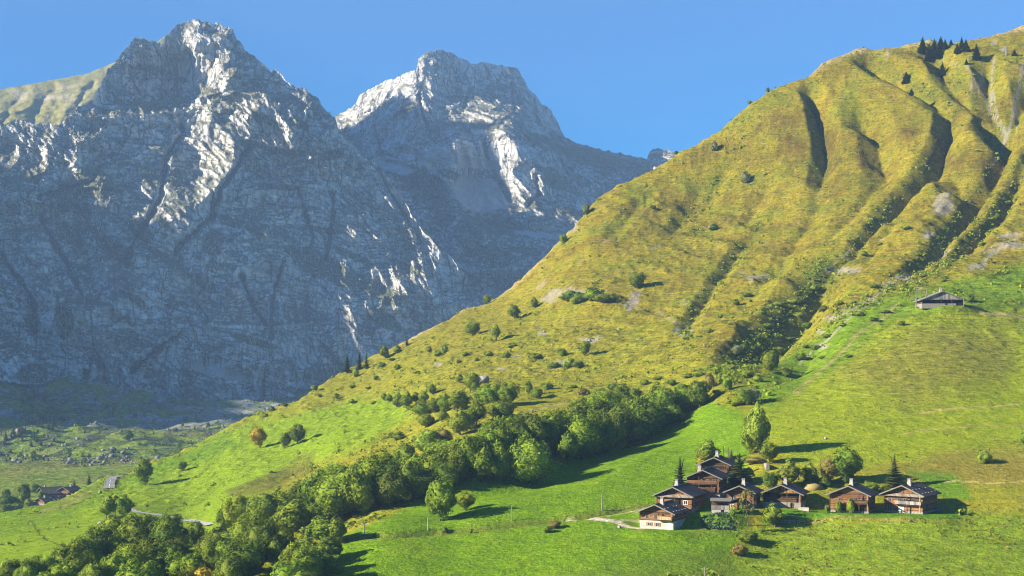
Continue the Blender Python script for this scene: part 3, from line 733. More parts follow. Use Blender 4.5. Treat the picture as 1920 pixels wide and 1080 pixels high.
def crown_broad(seed, low=.05, wid=.42, nl=34, leaves=3000, size=.026, point=0.0, open_=0.0):
    """crown of a tree one unit tall: bosses set on an uneven egg, leaf clumps on and between them"""
    rng = np.random.default_rng(seed)
    cz, hh = low + (1 - low) * .46, (1 - low) * .54
    lop = rng.uniform(-.06, .06, 2)
    def env(d):                                                   # reach of the crown in direction d
        zf = d[..., 2]
        rad_ = wid * (1 - point * .8 * np.clip(zf, 0, 1) ** .8) * np.where(zf < 0, 1 - .18 * zf * zf, 1)
        e = 1 / np.sqrt((d[..., 0] ** 2 + d[..., 1] ** 2) / rad_ ** 2 + zf ** 2 / np.where(zf > 0, hh, cz - low) ** 2)
        ang = np.arctan2(d[..., 1], d[..., 0])
        return e * (1 + .12 * np.sin(2 * ang + seed + 2.2 * zf) + .08 * np.sin(3 * ang + 2 * seed + 3 * zf) + .03 * np.sin(9 * zf + seed))
    cen, rad = [], []
    while len(cen) < nl:
        d = rng.normal(size=3); d /= np.linalg.norm(d)
        r = rng.uniform(.055, .125) * (.5 + wid * 1.2) * (1 - .35 * point * max(0, d[2]))
        R = float(env(d)) * rng.uniform(.86, 1.04) - r
        c = d * max(R, .02) + np.array([lop[0], lop[1], cz])
        cen.append(c); rad.append(r)
    cen = np.array(cen); rad = np.array(rad)
    V, Fc, off = [], [], 0
    if not open_:
        v, f = ball((0, 0, 0), 1, seed, 9, 14); d = v / (np.linalg.norm(v, axis=1)[:, None] + 1e-9)
        v = d * env(d)[:, None] * .72 + (lop[0], lop[1], cz); V.append(v); Fc.append(f + off); off += len(v)
    C, N, S = [], [], []
    per = np.maximum(12, (leaves * .72 * rad ** 2 / (rad ** 2).sum()).astype(int))
    for c, r, n in zip(cen, rad, per):
        d = rng.normal(size=(n, 3)); d /= np.linalg.norm(d, axis=1)[:, None]
        o = (c - (lop[0], lop[1], cz)); o /= np.linalg.norm(o) + 1e-9
        d = np.where(((d * o).sum(1) < -.25)[:, None], -d, d)
        rr = r * (1 + rng.normal(size=n) * .12 + rng.uniform(size=n) ** 5 * .35)
        if open_: rr = r * rng.uniform(.3, 1.25, n)
        C.append(c + d * rr[:, None]); N.append(d + o * .35 + rng.normal(size=(n, 3)) * .38); S.append(np.full(n, 1.0))
    n = int(leaves * .28)
    if not open_:
        d = rng.normal(size=(n, 3)); d /= np.linalg.norm(d, axis=1)[:, None]
        C.append(d * (env(d) * rng.uniform(.74, .92, n))[:, None] + (lop[0], lop[1], cz)); N.append(d + rng.normal(size=(n, 3)) * .4)
    C = np.concatenate(C); N = np.concatenate(N); N /= np.linalg.norm(N, axis=1)[:, None]
    C[:, 2] = np.maximum(C[:, 2], low * .5)
    v, f = quads(C, N, size * rng.uniform(.55, 1.35, len(C)), rng)
    V.append(v); Fc.append(f + off)
    return np.concatenate(V), np.concatenate(Fc)
def crown_spruce(seed, tiers=20, wid=.19, low=.06, droop=.35, dens=1.0):
    rng = np.random.default_rng(seed); C = []; V, Fc, off = [], [], 0
    for t in range(tiers):
        k = (t + .5) / tiers
        z = low + (1 - low) * k ** .95
        R = wid * (1 - k) ** .85 * rng.uniform(.85, 1.15) + .010
        nb = max(5, int(13 * (1 - k) * dens + 5)); a0 = rng.uniform(0, 6.28)
        for b in range(nb):
            a = a0 + 6.283 * b / nb + rng.uniform(-.2, .2); L = R * rng.uniform(.7, 1.12)
            dx, dy = math.cos(a), math.sin(a); px, py = -dy, dx
            wv = L * rng.uniform(.26, .40) + .008
            pts = []
            for s in (0, .45, .8, 1.0):
                zz = z - droop * L * s ** 1.3 + (.10 * L if s == 1.0 else 0)
                ww = wv * (.35, 1.0, .75, .08)[(0, .45, .8, 1.0).index(s)]
                for sg in (-1, 1):
                    pts.append((dx * L * s + px * ww * sg, dy * L * s + py * ww * sg, zz - .35 * ww + rng.uniform(-.006, .006)))
            V.append(np.array(pts)); Fc.append(np.array([(0, 1, 3, 2), (2, 3, 5, 4), (4, 5, 7, 6)]) + off); off += 8
    n = 16
    vs = []; 
    for s, r in ((low, wid * .36), (.5, wid * .20), (1.0, .002)):
        for j in range(n): vs.append((math.cos(6.283 * j / n) * r, math.sin(6.283 * j / n) * r, s))
    fs = [(i * n + j, i * n + (j + 1) % n, (i + 1) * n + (j + 1) % n, (i + 1) * n + j) for i in range(2) for j in range(n)]
    V.append(np.array(vs)); Fc.append(np.array(fs) + off)
    return np.concatenate(V), np.concatenate(Fc)
def tube(path, radii, n=7):
    vs, fs = [], []
    P = [Vector(p) for p in path]
    for i, p in enumerate(P):
        d = (P[min(i + 1, len(P) - 1)] - P[max(i - 1, 0)]).normalized()
        a = d.orthogonal().normalized(); b = d.cross(a)
        for j in range(n):
            t = 6.283185 * j / n
            q = p + (a * math.cos(t) + b * math.sin(t)) * radii[i]; vs.append(tuple(q))
    for i in range(len(P) - 1):
        for j in range(n): fs.append((i * n + j, i * n + (j + 1) % n, (i + 1) * n + (j + 1) % n, (i + 1) * n + j))
    return np.array(vs), np.array(fs)
def trunk_mesh(seed, h=.55, r=.020, limbs=5, spread=.22, sway=.02):
    rng = random.Random(seed)
    V, Fc, off = [], [], 0
    path = [(rng.uniform(-sway, sway) * k, rng.uniform(-sway, sway) * k, -.02 + (h + .02) * k / 4) for k in range(5)]
    v, f = tube(path, [r * 1.35, r, r * .85, r * .65, r * .35]); V.append(v); Fc.append(f); off += len(v)
    for i in range(limbs):
        k = rng.uniform(.25, .85); z = h * k; a = 6.283 * i / limbs + rng.uniform(-.4, .4); L = spread * rng.uniform(.6, 1.1)
        p0 = (path[2][0] * k, path[2][1] * k, z)
        p1 = (math.cos(a) * L * .5, math.sin(a) * L * .5, z + L * .45); p2 = (math.cos(a) * L, math.sin(a) * L, z + L * 1.0)
        v, f = tube([p0, p1, p2], [r * .5, r * .35, r * .12], 5); V.append(v); Fc.append(f + off); off += len(v)
    return np.concatenate(V), np.concatenate(Fc)
def proto(name, vf, mat=None, smooth=False):
    me = bpy.data.meshes.new(name)
    V, Fc = vf
    me.vertices.add(len(V)); me.vertices.foreach_set('co', np.asarray(V, np.float32).ravel())
    me.loops.add(Fc.size); me.loops.foreach_set('vertex_index', Fc.astype(np.int32).ravel())
    me.polygons.add(len(Fc)); me.polygons.foreach_set('loop_start', np.arange(0, Fc.size, 4, dtype=np.int32)); me.polygons.foreach_set('loop_total', np.full(len(Fc), 4, np.int32))
    me.update(calc_edges=True)
    me.materials.append(mat)
    return me
CROWN = {
 'round': [proto('round_crown', crown_broad(10 + i, .06, .42, 34, 3200, .026), LEAF) for i in range(5)],
 'dome': [proto('dome_crown', crown_broad(30 + i, .01, .50, 46, 4200, .024), LEAF) for i in range(3)],
 'egg': [proto('egg_crown', crown_broad(50 + i, .06, .34, 30, 2700, .025, .55), LEAF) for i in range(4)],
 'tall': [proto('tall_crown', crown_broad(70 + i, .06, .24, 26, 2300, .023, .5), LEAF) for i in range(3)],
 'open': [proto('open_crown', crown_broad(90 + i, .30, .34, 18, 800, .026, .2, 1.0), LEAF) for i in range(2)],
 'spruce': [proto('spruce_crown', crown_spruce(110 + i), NEEDLE) for i in range(3)],
 'shrub': [proto('shrub_crown', crown_broad(130 + i, .0, .55, 16, 700, .050), LEAF) for i in range(4)],
}
TRUNK = {'broad': [proto('trunk', trunk_mesh(200 + i), BARK) for i in range(3)],
 'open': [proto('trunk', trunk_mesh(210 + i, .7, .016, 7, .26, .03), BARK) for i in range(2)],
 'spruce': [proto('trunk', trunk_mesh(220, .9, .016, 0), BARK)]}
WIDTH = {'round': .84, 'dome': 1.0, 'egg': .68, 'tall': .48, 'open': .68, 'spruce': .36, 'shrub': 1.1}
MATS = {'g': LEAF, 'p': LEAF_PALE, 'y': LEAF_GOLD, 'a': LEAF_AUT, 'd': LEAF_DARK, 'r': LEAF_RUST, 'w': LEAF_GREY, 'n': NEEDLE, 'm': NEEDLE_PALE}
_tr = random.Random(5)
def use_mat(o, m):
    o.material_slots[0].link = 'OBJECT'; o.material_slots[0].material = m
def plant(p, h, wd, kind, mat, name, label, cat, group=None):
    """one tree or shrub of height h and crown width wd (metres) standing at p"""
    me = _tr.choice(CROWN[kind]); s = wd / WIDTH[kind]; rz = _tr.uniform(0, 6.28)
    if kind == 'shrub':
        r = bpy.data.objects.new(name, me); COL.objects.link(r); use_mat(r, MATS[mat])
        r.location = p - Vector((0, 0, h * .06)); r.scale = (s, s, h); r.rotation_euler = (0, 0, rz)
        return tag(r, label, cat, group)
    r = bpy.data.objects.new(name, None); COL.objects.link(r); r.empty_display_size = .5
    r.location = p; r.rotation_euler = (0, 0, rz); r.scale = (s, s, h)
    tag(r, label, cat, group)
    for nm, m, mt in (('trunk', _tr.choice(TRUNK.get(kind, TRUNK['broad'])), None), ('crown', me, MATS[mat])):
        c = bpy.data.objects.new(nm, m); COL.objects.link(c); c.parent = r
        if mt: use_mat(c, mt)
    return r
def plant_px(u, top, base, wpx, kind, mat, name, label, cat='tree', group=None, sink=0):
    p = place(u, base)
    k = p.y / F
    return plant(p, (base - top) * k, wpx * k, kind, mat, name, label, cat, group)
# ---------------------------------------------------------------- single trees one can point to
# u, top, base, width in photo pixels; crown kind; leaf tone; name; label
SINGLE = [
 (825,892,977,64,'round','g','maple_tree','rounded green tree standing alone on the bright meadow below the belt'),
 (872,921,957,34,'round','g','maple_tree','small round tree beside the lone tree, on the side of the chalets'),
 (272,850,909,40,'egg','g','ash_tree','airy tall green tree on the slope just right of the road bend'),
 (341,862,883,20,'round','g','ash_tree','small round tree alone on the ridge right of the airy road tree'),
 (200,920,975,30,'tall','g','maple_tree','leftmost tall crown of the trio below the road bend'),
 (215,917,968,26,'tall','g','maple_tree','middle crown of the trio of trees below the road bend'),
 (234,922,970,36,'egg','g','maple_tree','rightmost crown of the trio, casting the long shadow over the lane'),
 (366,975,1028,44,'round','d','maple_tree','dark round tree with bare stem standing below the pale lane'),
 (487,795,839,36,'egg','a','maple_tree','orange yellow autumn tree alone on the left meadow'),
 (533,805,841,26,'egg','g','maple_tree','smaller left tree of the dark pair beside the orange tree'),
 (558,793,832,34,'round','d','maple_tree','larger right tree of the dark pair beside the orange tree'),
 (993,821,908,92,'dome','g','maple_tree','largest dome shaped crown at the meadow edge of the belt'),
 (1064,800,871,46,'egg','g','maple_tree','egg shaped bright tree right of the largest dome crown'),
 (1287,716,772,50,'round','g','maple_tree','bright round tree at the top right end of the belt'),
 (1312,712,764,48,'round','d','maple_tree','dark round tree closing the top right end of the belt'),
 (513,1005,1067,42,'egg','p','maple_tree','pale narrow tree left of the sunlit gap at the bottom'),
 (1424,743,852,54,'egg','p','ash_tree','tall pale green tree on the slope above the chalets'),
 (1405,800,850,34,'round','p','ash_tree','yellow green side tree at the left foot of the tall pale green one'),
 (1443,822,869,38,'egg','g','ash_tree','smaller green tree at the foot of the tall pale green tree'),
 (1326,818,874,42,'egg','p','ash_tree','tall leafy tree behind the topmost chalet'),
 (1318,850,884,26,'egg','y','ash_tree','short yellowish tree at the left foot of the tall leafy tree behind the chalets'),
 (1275,855,920,36,'spruce','n','spruce_tree','dark pointed spruce left of the clustered chalets'),
 (1386,848,907,50,'spruce','m','spruce_tree','loose pale green conifer right of the topmost chalet'),
 (1372,843,880,24,'spruce','n','spruce_tree','small dark conifer tip behind the loose pale conifer'),
 (1480,855,914,50,'egg','p','ash_tree','yellow green bushy tree behind the chalet with the vertical board gable'),
 (1522,862,909,34,'egg','p','ash_tree','smaller bushy tree between the two middle chalets'),
 (1585,834,905,58,'round','d','maple_tree','broad green tree behind the second chalet from the right'),
 (1558,850,903,42,'round','r','maple_tree','brownish tree at the left side of the broad green tree'),
 (1677,851,913,38,'spruce','m','larch_tree','slim pointed conifer behind the rightmost chalet'),
 (1453,938,988,44,'egg','g','ash_tree','leafy garden tree in front of the board gabled chalet'),
 (1383,943,1001,36,'open','p','birch_tree','thin young tree with crooked stem on the lawn, the lower of two'),
 (1403,913,984,38,'open','r','birch_tree','thin young tree with sparse brownish leaves, the upper of two'),
 (1443,655,701,34,'round','g','maple_tree','green tree with stem below the dark scrubby hollow'),
 (1382,646,668,21,'round','w','maple_tree','small pale round tree at the left edge of the scrubby hollow'),
 (1195,509,542,32,'round','g','maple_tree','round tree beside the pale scree on the mid slope'),
 (885,600,630,32,'round','g','maple_tree','broad low tree on the slope below the ridge, left of a pale conifer'),
 (930,603,640,20,'tall','p','larch_tree','thin pale conifer right of the broad low slope tree'),
 (965,567,598,28,'egg','g','maple_tree','pointed bushy tree left of the scree on the mid slope'),
 (1003,555,578,16,'egg','g','maple_tree','small upright tree at the left end of the scree'),
 (912,551,570,15,'round','g','maple_tree','small round tree on the skyline of the ridge'),
 (722,643,672,20,'egg','g','maple_tree','pointed tree on the ridge line above the spruces'),
 (651,662,699,20,'spruce','n','spruce_tree','left and widest spruce of the dark ridge group'),
 (674,660,692,18,'spruce','n','spruce_tree','middle spruce of the dark ridge group'),
 (687,659,690,14,'spruce','n','spruce_tree','right slender spruce of the dark ridge group'),
 (763,630,648,10,'spruce','n','spruce_tree','tiny dark conifer on the ridge, up slope of the pointed tree'),
 (1398,322,343,21,'shrub','w','shrub','pale grey green bush alone on the high open slope'),
 (1340,264,283,17,'shrub','w','shrub','pale bush with dark shadow near the ridge line'),
 (1405,187,195,10,'shrub','w','shrub','tiny pale bush on the skyline of the big slope'),
 (1388,1017,1042,38,'shrub','r','shrub','straw coloured bush in the pasture below the garden trees'),
 (1405,992,1018,50,'shrub','d','shrub','dark low hedge bush under the young trees'),
 (1573,935,961,17,'shrub','g','shrub','left climbing shrub at the facade of the second chalet from the right'),
 (1595,934,962,18,'shrub','g','shrub','right climbing shrub at the facade of the second chalet from the right'),
 (1551,944,961,12,'shrub','p','shrub','small yellow shrub at the left corner of the second chalet from the right'),
 (1443,884,918,32,'round','d','willow_tree','grey green low tree between the middle chalets'),
 (1633,899,926,42,'shrub','p','shrub','pale bushy shrub behind the gap between the two right chalets'),
 (1660,909,927,28,'shrub','p','shrub','low pale shrub left of the rightmost chalet roof'),
 (1545,893,912,34,'shrub','d','shrub','dark shrub under the brownish tree'),
 (1515,897,912,30,'shrub','d','shrub','dark shrub under the smaller bushy tree'),
 (1330,700,728,28,'shrub','r','shrub','reddish brown bush above the end of the belt'),
 (1395,727,759,38,'round','p','willow_tree','pale leafy bush tree above the tall pale green tree'),
 (1412,724,757,30,'round','w','willow_tree','greyish leafy bush tree right of the pale one above the tall pale tree'),
 (1365,703,731,22,'shrub','g','shrub','green bush between the reddish bush and the scrubby hollow'),
 (1091,725,741,22,'shrub','r','shrub','dark reddish bush on the bank above the belt'),
 (1027,715,730,26,'shrub','g','shrub','green bush on the bank right of the copse'),
 (990,709,741,19,'egg','g','maple_tree','upright tree at the right end of the copse'),
 (1098,638,668,20,'round','g','maple_tree','round bush tree below the small scree patch'),
 (748,810,824,34,'shrub','p','shrub','low pale bush on the meadow left of the belt'),
 (834,986,999,14,'shrub','d','shrub','dark bush on the terrace bank under the lone tree'),
 (883,990,1000,8,'shrub','g','shrub','tiny bush on the terrace bank right of the dark one'),
 (1040,975,990,26,'shrub','r','shrub','straw coloured bush where the farm path starts'),
 (1026,984,998,22,'shrub','g','shrub','green bush just below the straw coloured path bush'),
 (1845,842,868,34,'shrub','p','shrub','pale green bush on the dry pasture far right'),
 (1920,800,832,24,'shrub','p','shrub','bush cut by the right edge of the picture'),
 (1818,552,566,20,'shrub','d','shrub','dark bush behind the right end of the grey barn'),
 (1056,437,455,18,'shrub','g','shrub','bush on the rocky edge of the ridge line'),
 (1098,380,402,18,'shrub','w','shrub','grey green bush on the rocks of the ridge line'),
 (1338,420,432,24,'shrub','d','shrub','dark low bush in the middle of the big slope'),
 (1225,384,392,14,'shrub','d','shrub','small dark bush left on the big slope'),
 (1268,277,285,8,'shrub','d','shrub','speck of a bush where the slope meets the far peak'),
 (1440,160,171,8,'shrub','w','shrub','speck of a pale bush on the upper skyline'),
]
for r in SINGLE:
    plant_px(r[0], r[1], r[2], r[3], r[4], r[5], r[6], r[7], 'bush' if r[6] == 'shrub' else 'tree')
# spruces along the top of the big slope
TOPS = [(1730,68,101,18,'leftmost tall spruce of the crest group'),(1739,91,115,12,'short spruce below the leftmost tall one on the crest'),(1752,72,107,20,'widest spruce of the crest group'),
 (1760,86,109,14,'lower spruce at the right side of the widest crest spruce'),(1764,67,92,15,'spruce with the highest tip of the crest group'),(1772,72,92,11,'narrow spruce right of the highest tip on the crest'),
 (1783,73,84,7,'tiny lone spruce tip on the crest between the two clumps'),(1803,68,92,12,'tallest spruce of the right clump on the crest'),(1811,73,96,14,'right spruce of the right clump on the crest'),
 (1795,81,101,13,'lower left spruce of the right clump on the crest'),(1831,81,112,16,'single spruce standing apart right of the crest clumps'),(1767,115,142,14,'spruce in the gully below the crest group'),
 (1699,133,155,15,'spruce at the shaded groove left below the crest group'),(1709,165,178,9,'small spruce right below the groove spruce'),(1812,110,121,7,'tiny spruce on the knoll below the crest clumps'),(1902,92,104,9,'dark tiny conifer beside the right edge of the crest')]
for u, a, b, wd, lb in TOPS: plant_px(u, a, b, wd * 1.15, 'spruce', 'n', 'spruce_tree', lb + ' under blue sky' if len(lb.split()) < 6 else lb, 'tree', 'spruces along the top of the slope')

# ---------------------------------------------------------------- the belt, the lower wood and the copse
BELT = [
 (218,963,1018,48,'round','g'),(262,962,1024,58,'round','g'),(288,966,1026,42,'round','d'),(318,963,1036,64,'round','d'),(160,1001,1076,54,'round','p'),(143,1008,1082,42,'round','g'),(195,984,1052,54,'round','g'),
 (218,1000,1062,44,'round','g'),(85,1037,1097,58,'round','g'),(20,1048,1099,46,'round','d'),(50,1062,1103,40,'round','g'),(238,1017,1094,64,'dome','g'),(213,1036,1102,54,'round','g'),(283,1011,1082,64,'round','g'),
 (267,1048,1112,70,'dome','g'),(318,1019,1087,54,'round','d'),(345,1036,1097,54,'round','g'),(352,1064,1112,38,'round','y'),(115,1052,1107,48,'round','g'),(88,1070,1113,34,'round','g'),(180,1050,1110,50,'round','p'),
 (442,924,991,60,'round','g'),(424,945,996,38,'egg','g'),(491,922,987,68,'round','p'),(520,921,977,38,'round','g'),(470,961,1031,64,'round','g'),(548,926,1011,66,'egg','g'),(555,916,962,32,'round','d'),
 (582,924,962,46,'round','p'),(575,897,947,42,'round','g'),(630,865,926,72,'dome','g'),(605,884,936,48,'round','g'),(640,879,967,90,'dome','g'),(622,900,967,52,'round','p'),(676,874,960,64,'round','g'),
 (597,939,982,48,'round','g'),(627,941,978,42,'round','d'),(415,977,1022,38,'egg','p'),(430,992,1042,48,'round','p'),(421,1009,1057,48,'round','g'),(450,1014,1062,44,'round','d'),(452,1021,1094,74,'dome','d'),
 (392,1024,1092,58,'round','g'),(362,1037,1098,52,'round','g'),(378,1062,1112,32,'round','a'),(437,1041,1107,58,'round','d'),(500,985,1040,44,'round','d'),(520,990,1040,40,'round','d'),(545,1011,1077,48,'egg','p'),(568,998,1062,48,'egg','p'),
 (604,963,1022,58,'egg','p'),(634,962,1020,34,'egg','p'),(616,997,1052,48,'egg','p'),(590,1017,1077,48,'round','p'),(576,1031,1097,64,'round','g'),(540,1050,1107,60,'round','g'),(607,1036,1092,58,'round','d'),(570,1065,1115,50,'round','g'),
 (709,849,933,66,'round','g'),(758,829,893,46,'round','g'),(819,823,878,48,'round','g'),(839,823,882,46,'round','g'),(798,805,852,42,'round','p'),(817,803,842,32,'round','y'),(829,801,837,30,'round','r'),(817,842,908,58,'round','g'),
 (790,854,908,38,'round','g'),(833,864,914,62,'round','d'),(764,859,934,58,'round','d'),(733,884,948,64,'round','d'),(795,884,934,54,'round','d'),(876,812,893,62,'round','g'),(906,801,872,50,'round','g'),(907,831,902,50,'egg','g'),
 (925,786,853,54,'round','g'),(962,785,853,48,'round','g'),(1000,777,853,54,'round','d'),(1025,771,843,44,'round','g'),(915,804,883,50,'round','g'),(927,821,896,48,'egg','g'),(941,832,905,36,'egg','p'),(860,850,900,50,'round','d'),
 (1043,789,853,38,'round','d'),(1060,764,823,44,'round','g'),(1098,774,856,70,'round','g'),(1110,749,813,54,'round','g'),(1132,727,773,48,'round','g'),(1168,715,753,32,'egg','g'),(1142,744,818,48,'round','g'),(1160,756,838,58,'round','d'),
 (1192,741,818,52,'round','g'),(1209,752,822,64,'round','d'),(1180,779,833,54,'round','d'),(1135,789,853,58,'round','d'),(1238,723,793,54,'round','g'),(1251,756,798,44,'round','d'),(1190,726,753,24,'round','p'),(1271,729,773,32,'round','g'),
 (1090,800,862,44,'round','d'),(1225,770,812,40,'round','d'),(975,800,870,50,'round','d'),(526,920,985,57,'round','g'),(563,909,967,60,'round','d'),(580,890,966,55,'round','d'),(622,890,959,51,'round','g'),(643,894,961,58,'round','d'),(671,868,940,57,'round','d'),(688,861,935,55,'round','g'),(725,870,941,61,'round','d'),(743,869,935,61,'round','d'),(786,849,909,52,'round','g'),(818,835,905,53,'round','d'),(835,834,898,57,'round','d'),(867,826,896,61,'round','g'),(905,813,883,51,'round','d'),(935,796,870,56,'round','d'),(963,776,849,56,'round','g'),(982,769,842,61,'round','d'),(1009,783,849,51,'round','d'),(1048,764,838,50,'round','g'),(1088,744,815,53,'round','d'),(1126,755,822,61,'round','d'),(1139,734,803,50,'round','g'),(1165,735,804,51,'round','d'),(1191,744,808,61,'round','d'),(180,994,1060,54,'round','d'),(150,1034,1100,54,'round','d'),(250,994,1060,54,'round','d'),(300,994,1060,54,'round','d'),(330,1009,1075,54,'round','d'),(400,994,1060,54,'round','d'),(470,1009,1075,54,'round','d'),(490,974,1040,54,'round','d'),(60,1044,1110,54,'round','d'),(130,1019,1085,54,'round','d'),(560,1024,1090,54,'round','d'),(700,890,945,50,'round','d'),(660,905,968,46,'round','d'),
]
COPSE = [(721,735,751,10,'egg','g'),(731,736,754,13,'egg','g'),(744,733,764,19,'egg','g'),(763,730,767,23,'egg','g'),(780,730,758,15,'tall','g'),(796,729,757,19,'egg','p'),(811,716,740,17,'egg','g'),(792,751,783,32,'round','g'),
 (797,774,802,28,'round','g'),(833,734,774,28,'egg','g'),(829,762,791,21,'egg','p'),(857,726,772,38,'egg','g'),(869,741,767,21,'egg','p'),(862,764,815,48,'egg','p'),(893,743,797,34,'egg','g'),(882,691,734,28,'egg','g'),(862,699,718,13,'egg','g'),
 (890,712,737,15,'tall','g'),(920,717,764,42,'round','g'),(903,721,757,24,'egg','p'),(952,715,762,36,'round','g'),(925,751,784,36,'round','y'),(945,751,788,42,'round','d'),(875,770,806,30,'round','g'),(1006,724,747,22,'shrub','g'),(815,745,775,24,'round','d')]
LAND = [(825,935,'the lone round meadow tree'),(993,865,'the largest dome crown'),(1295,740,'the top right end of the belt'),(218,945,'the trio below the road bend'),(366,1000,'the dark round tree by the lane'),
 (513,1036,'the pale narrow bottom tree'),(683,990,'the pole with a crossarm'),(0,1080,'the bottom left corner'),(862,790,'the pale copse tree'),(905,712,'the grey boulder'),(560,830,'the dark pair of trees'),(1195,800,'the belt stretch left of the spruce')]
LOOK = {'g': 'green', 'p': 'pale green', 'y': 'golden green', 'a': 'orange tinged', 'd': 'dark green', 'r': 'brownish', 'w': 'greyish'}
SHAPE = {'round': 'round', 'dome': 'dome shaped', 'egg': 'pointed', 'tall': 'slim', 'shrub': 'bushy', 'open': 'sparse', 'spruce': 'conical'}
ORD = ['nearest', 'second', 'third', 'fourth', 'fifth', 'sixth', 'seventh', 'eighth', 'ninth', 'tenth', 'eleventh', 'twelfth', 'thirteenth', 'fourteenth']
def label_wood(rows, noun, group, name):
    seen = {}
    todo = []
    for r in rows:
        cx, cy = r[0], (r[1] + r[2]) / 2
        L = min(LAND, key=lambda q: math.hypot(q[0] - cx, q[1] - cy))
        dx, dy = cx - L[0], cy - L[1]; dist = math.hypot(dx, dy)
        side = 'at' if dist < 8 else (('right of' if dx > 0 else 'left of') if abs(dx) > abs(dy) else ('below' if dy > 0 else 'above'))
        todo.append((dist, r, L, side))
    for dist, r, L, side in sorted(todo, key=lambda q: q[0]):
        look = LOOK[r[5]] + ' ' + SHAPE[r[4]]
        k = (look, L[2], side); n = seen.get(k, 0); seen[k] = n + 1
        lb = '%s %s, %s %s %s' % (look, noun, (ORD[n] + ' such') if n else 'nearest such', side, L[2])
        plant_px(r[0], r[1], r[2], r[3] * 1.24, 'dome' if (r[4] == 'round' and r[3] >= 54) else r[4], r[5], name, lb, 'tree', group)
label_wood(BELT, 'belt tree', 'leafy trees of the diagonal belt', 'maple_tree')
label_wood(COPSE, 'copse tree', 'leafy trees of the upper copse', 'maple_tree')

# ---------------------------------------------------------------- bushes dotted over the slope
SHRUBS = [(1068,533,563,38),(1090,533,566,32),(1112,532,563,32),(1132,540,566,32),(1150,548,564,22),(1080,552,570,26),(745,640,662,20),(667,685,706,13),(833,640,662,16),(805,648,660,12),(820,655,668,14),(917,650,668,14),(950,655,672,20),
 (1005,655,672,24),(1040,668,690,26),(1065,665,690,30),(1085,672,690,24),(1055,650,668,20),(960,640,652,20),(870,655,668,14),(745,680,692,14),(735,665,676,14),(715,676,690,16),(780,690,700,12),(860,672,680,10),(893,668,677,9),
 (1150,715,732,22),(1128,722,736,18),(1075,716,728,16),(1210,705,722,20),(1235,700,712,18),(1260,706,722,22),(1290,694,708,22),(1310,690,706,22),(1345,680,700,24),(1375,676,694,22),(1400,690,708,22),(1420,700,716,20),(1380,735,760,26),(1345,722,742,20),
 (1430,575,590,20),(1460,560,575,20),(1490,555,570,22),(1440,600,615,22),(1420,620,636,22),(1395,640,654,18),(1465,590,606,20),(1500,580,596,18),(1515,600,616,20),(1480,625,640,18),(1460,645,660,18),(1530,640,655,18),(1550,620,634,16),(1580,600,612,16),
 (1610,580,592,16),(1545,570,584,18),(1575,560,572,16),(1530,530,545,18),(1560,520,532,16),(1640,590,602,16),(1660,575,587,16),(1600,560,570,14),(1690,600,610,14),(1380,560,572,18),(1400,545,556,16),(1350,585,596,16),(1330,612,624,16),
 (1590,660,670,14),(1540,660,672,16),(1510,640,652,14),(1475,690,706,20),(1500,660,674,18),(1412,668,684,18),(1620,470,480,16),(1650,450,460,14),(1700,420,430,14),(1720,470,480,14),(1730,510,520,14),(1790,480,490,14),(1850,430,440,16),(1870,400,412,16),
 (1890,370,382,16),(1840,450,460,14),(1770,520,528,12),(1640,530,540,14),(590,720,732,12),(510,760,772,14),(535,752,762,12),(498,772,782,12),(600,735,745,12),(660,718,728,14),(630,735,746,16),(690,720,730,14),(705,700,712,12),(660,745,756,14),(700,748,758,14)]
sr = random.Random(9)
labs = {}
for i, (u, a, b, wd) in enumerate(SHRUBS):
    spot = ('by the mid slope scree' if 1050 < u < 1160 and b < 600 else 'on the ridge flank' if u < 800 else 'in the scrubby hollow' if 1370 < u < 1560 and b > 500 else 'on the bank above the belt' if b > 690 else 'on the open lower slope' if u < 1370 else 'among the gullies at the right')
    plant_px(u, b - (b - a) * sr.uniform(.55, 1.0), b, wd * sr.uniform(.9, 1.5), 'shrub', sr.choice('gggppdpg' if u < 1370 else 'ggpd'), 'shrub', 'small leafy green bush %s, one of many alike' % spot, 'bush', 'bushes ' + spot)
# ---------------------------------------------------------------- uncountable tufts and low scrub on the slope
rng = np.random.default_rng(77)
n = 260000
idx = rng.integers(0, len(hx), n)
Pq = np.c_[hx[idx], hy[idx], hzv[idx]] + np.c_[rng.uniform(-.6, .6, n), rng.uniform(-.6, .6, n), np.zeros(n)]
uu = 960 + F * Pq[:, 0] / Pq[:, 1]; vv = HZ - F * Pq[:, 2] / Pq[:, 1]
den = np.clip(.35 + 1.3 * fbm(Pq[:, :2], 22, 3, 501), 0, 1)
lush = poly_mask(uu, vv, [(430,1400),(500,1060),(640,1008),(760,955),(900,900),(1040,872),(1180,822),(1330,752),(1395,770),(1412,820),(1400,880),(1420,960),(1385,1010),(1330,1075),(1060,1085),(1060,1400)], 4)
lawn = poly_mask(uu, vv, [(1190,1000),(1230,900),(1420,850),(1800,890),(1800,972),(1500,975),(1400,1020)], 4)
leftm = poly_mask(uu, vv, [(-300,900),(-300,1400),(640,1400),(480,1060),(420,960),(560,880),(690,830),(770,780),(740,740),(600,770),(440,810),(233,900)], 8)
right = poly_mask(uu, vv, [(1290,1400),(1370,1040),(1395,1000),(1500,975),(2300,960),(2300,1400)], 6)
hollow = np.zeros(n)
for ln, wd, kk_ in ((SCRUB_G, 30, 1), (GULLIES[15][0], 16, .6), (GULLIES[7][0], 14, .6), (GULLIES[1][0], 12, .6), (GULLIES[6][0], 18, .7), (GULLIES[3][0], 12, .6)):
    d, _ = seg_dist(uu, vv, ln); hollow = np.maximum(hollow, np.exp(-(d / wd) ** 2) * kk_)
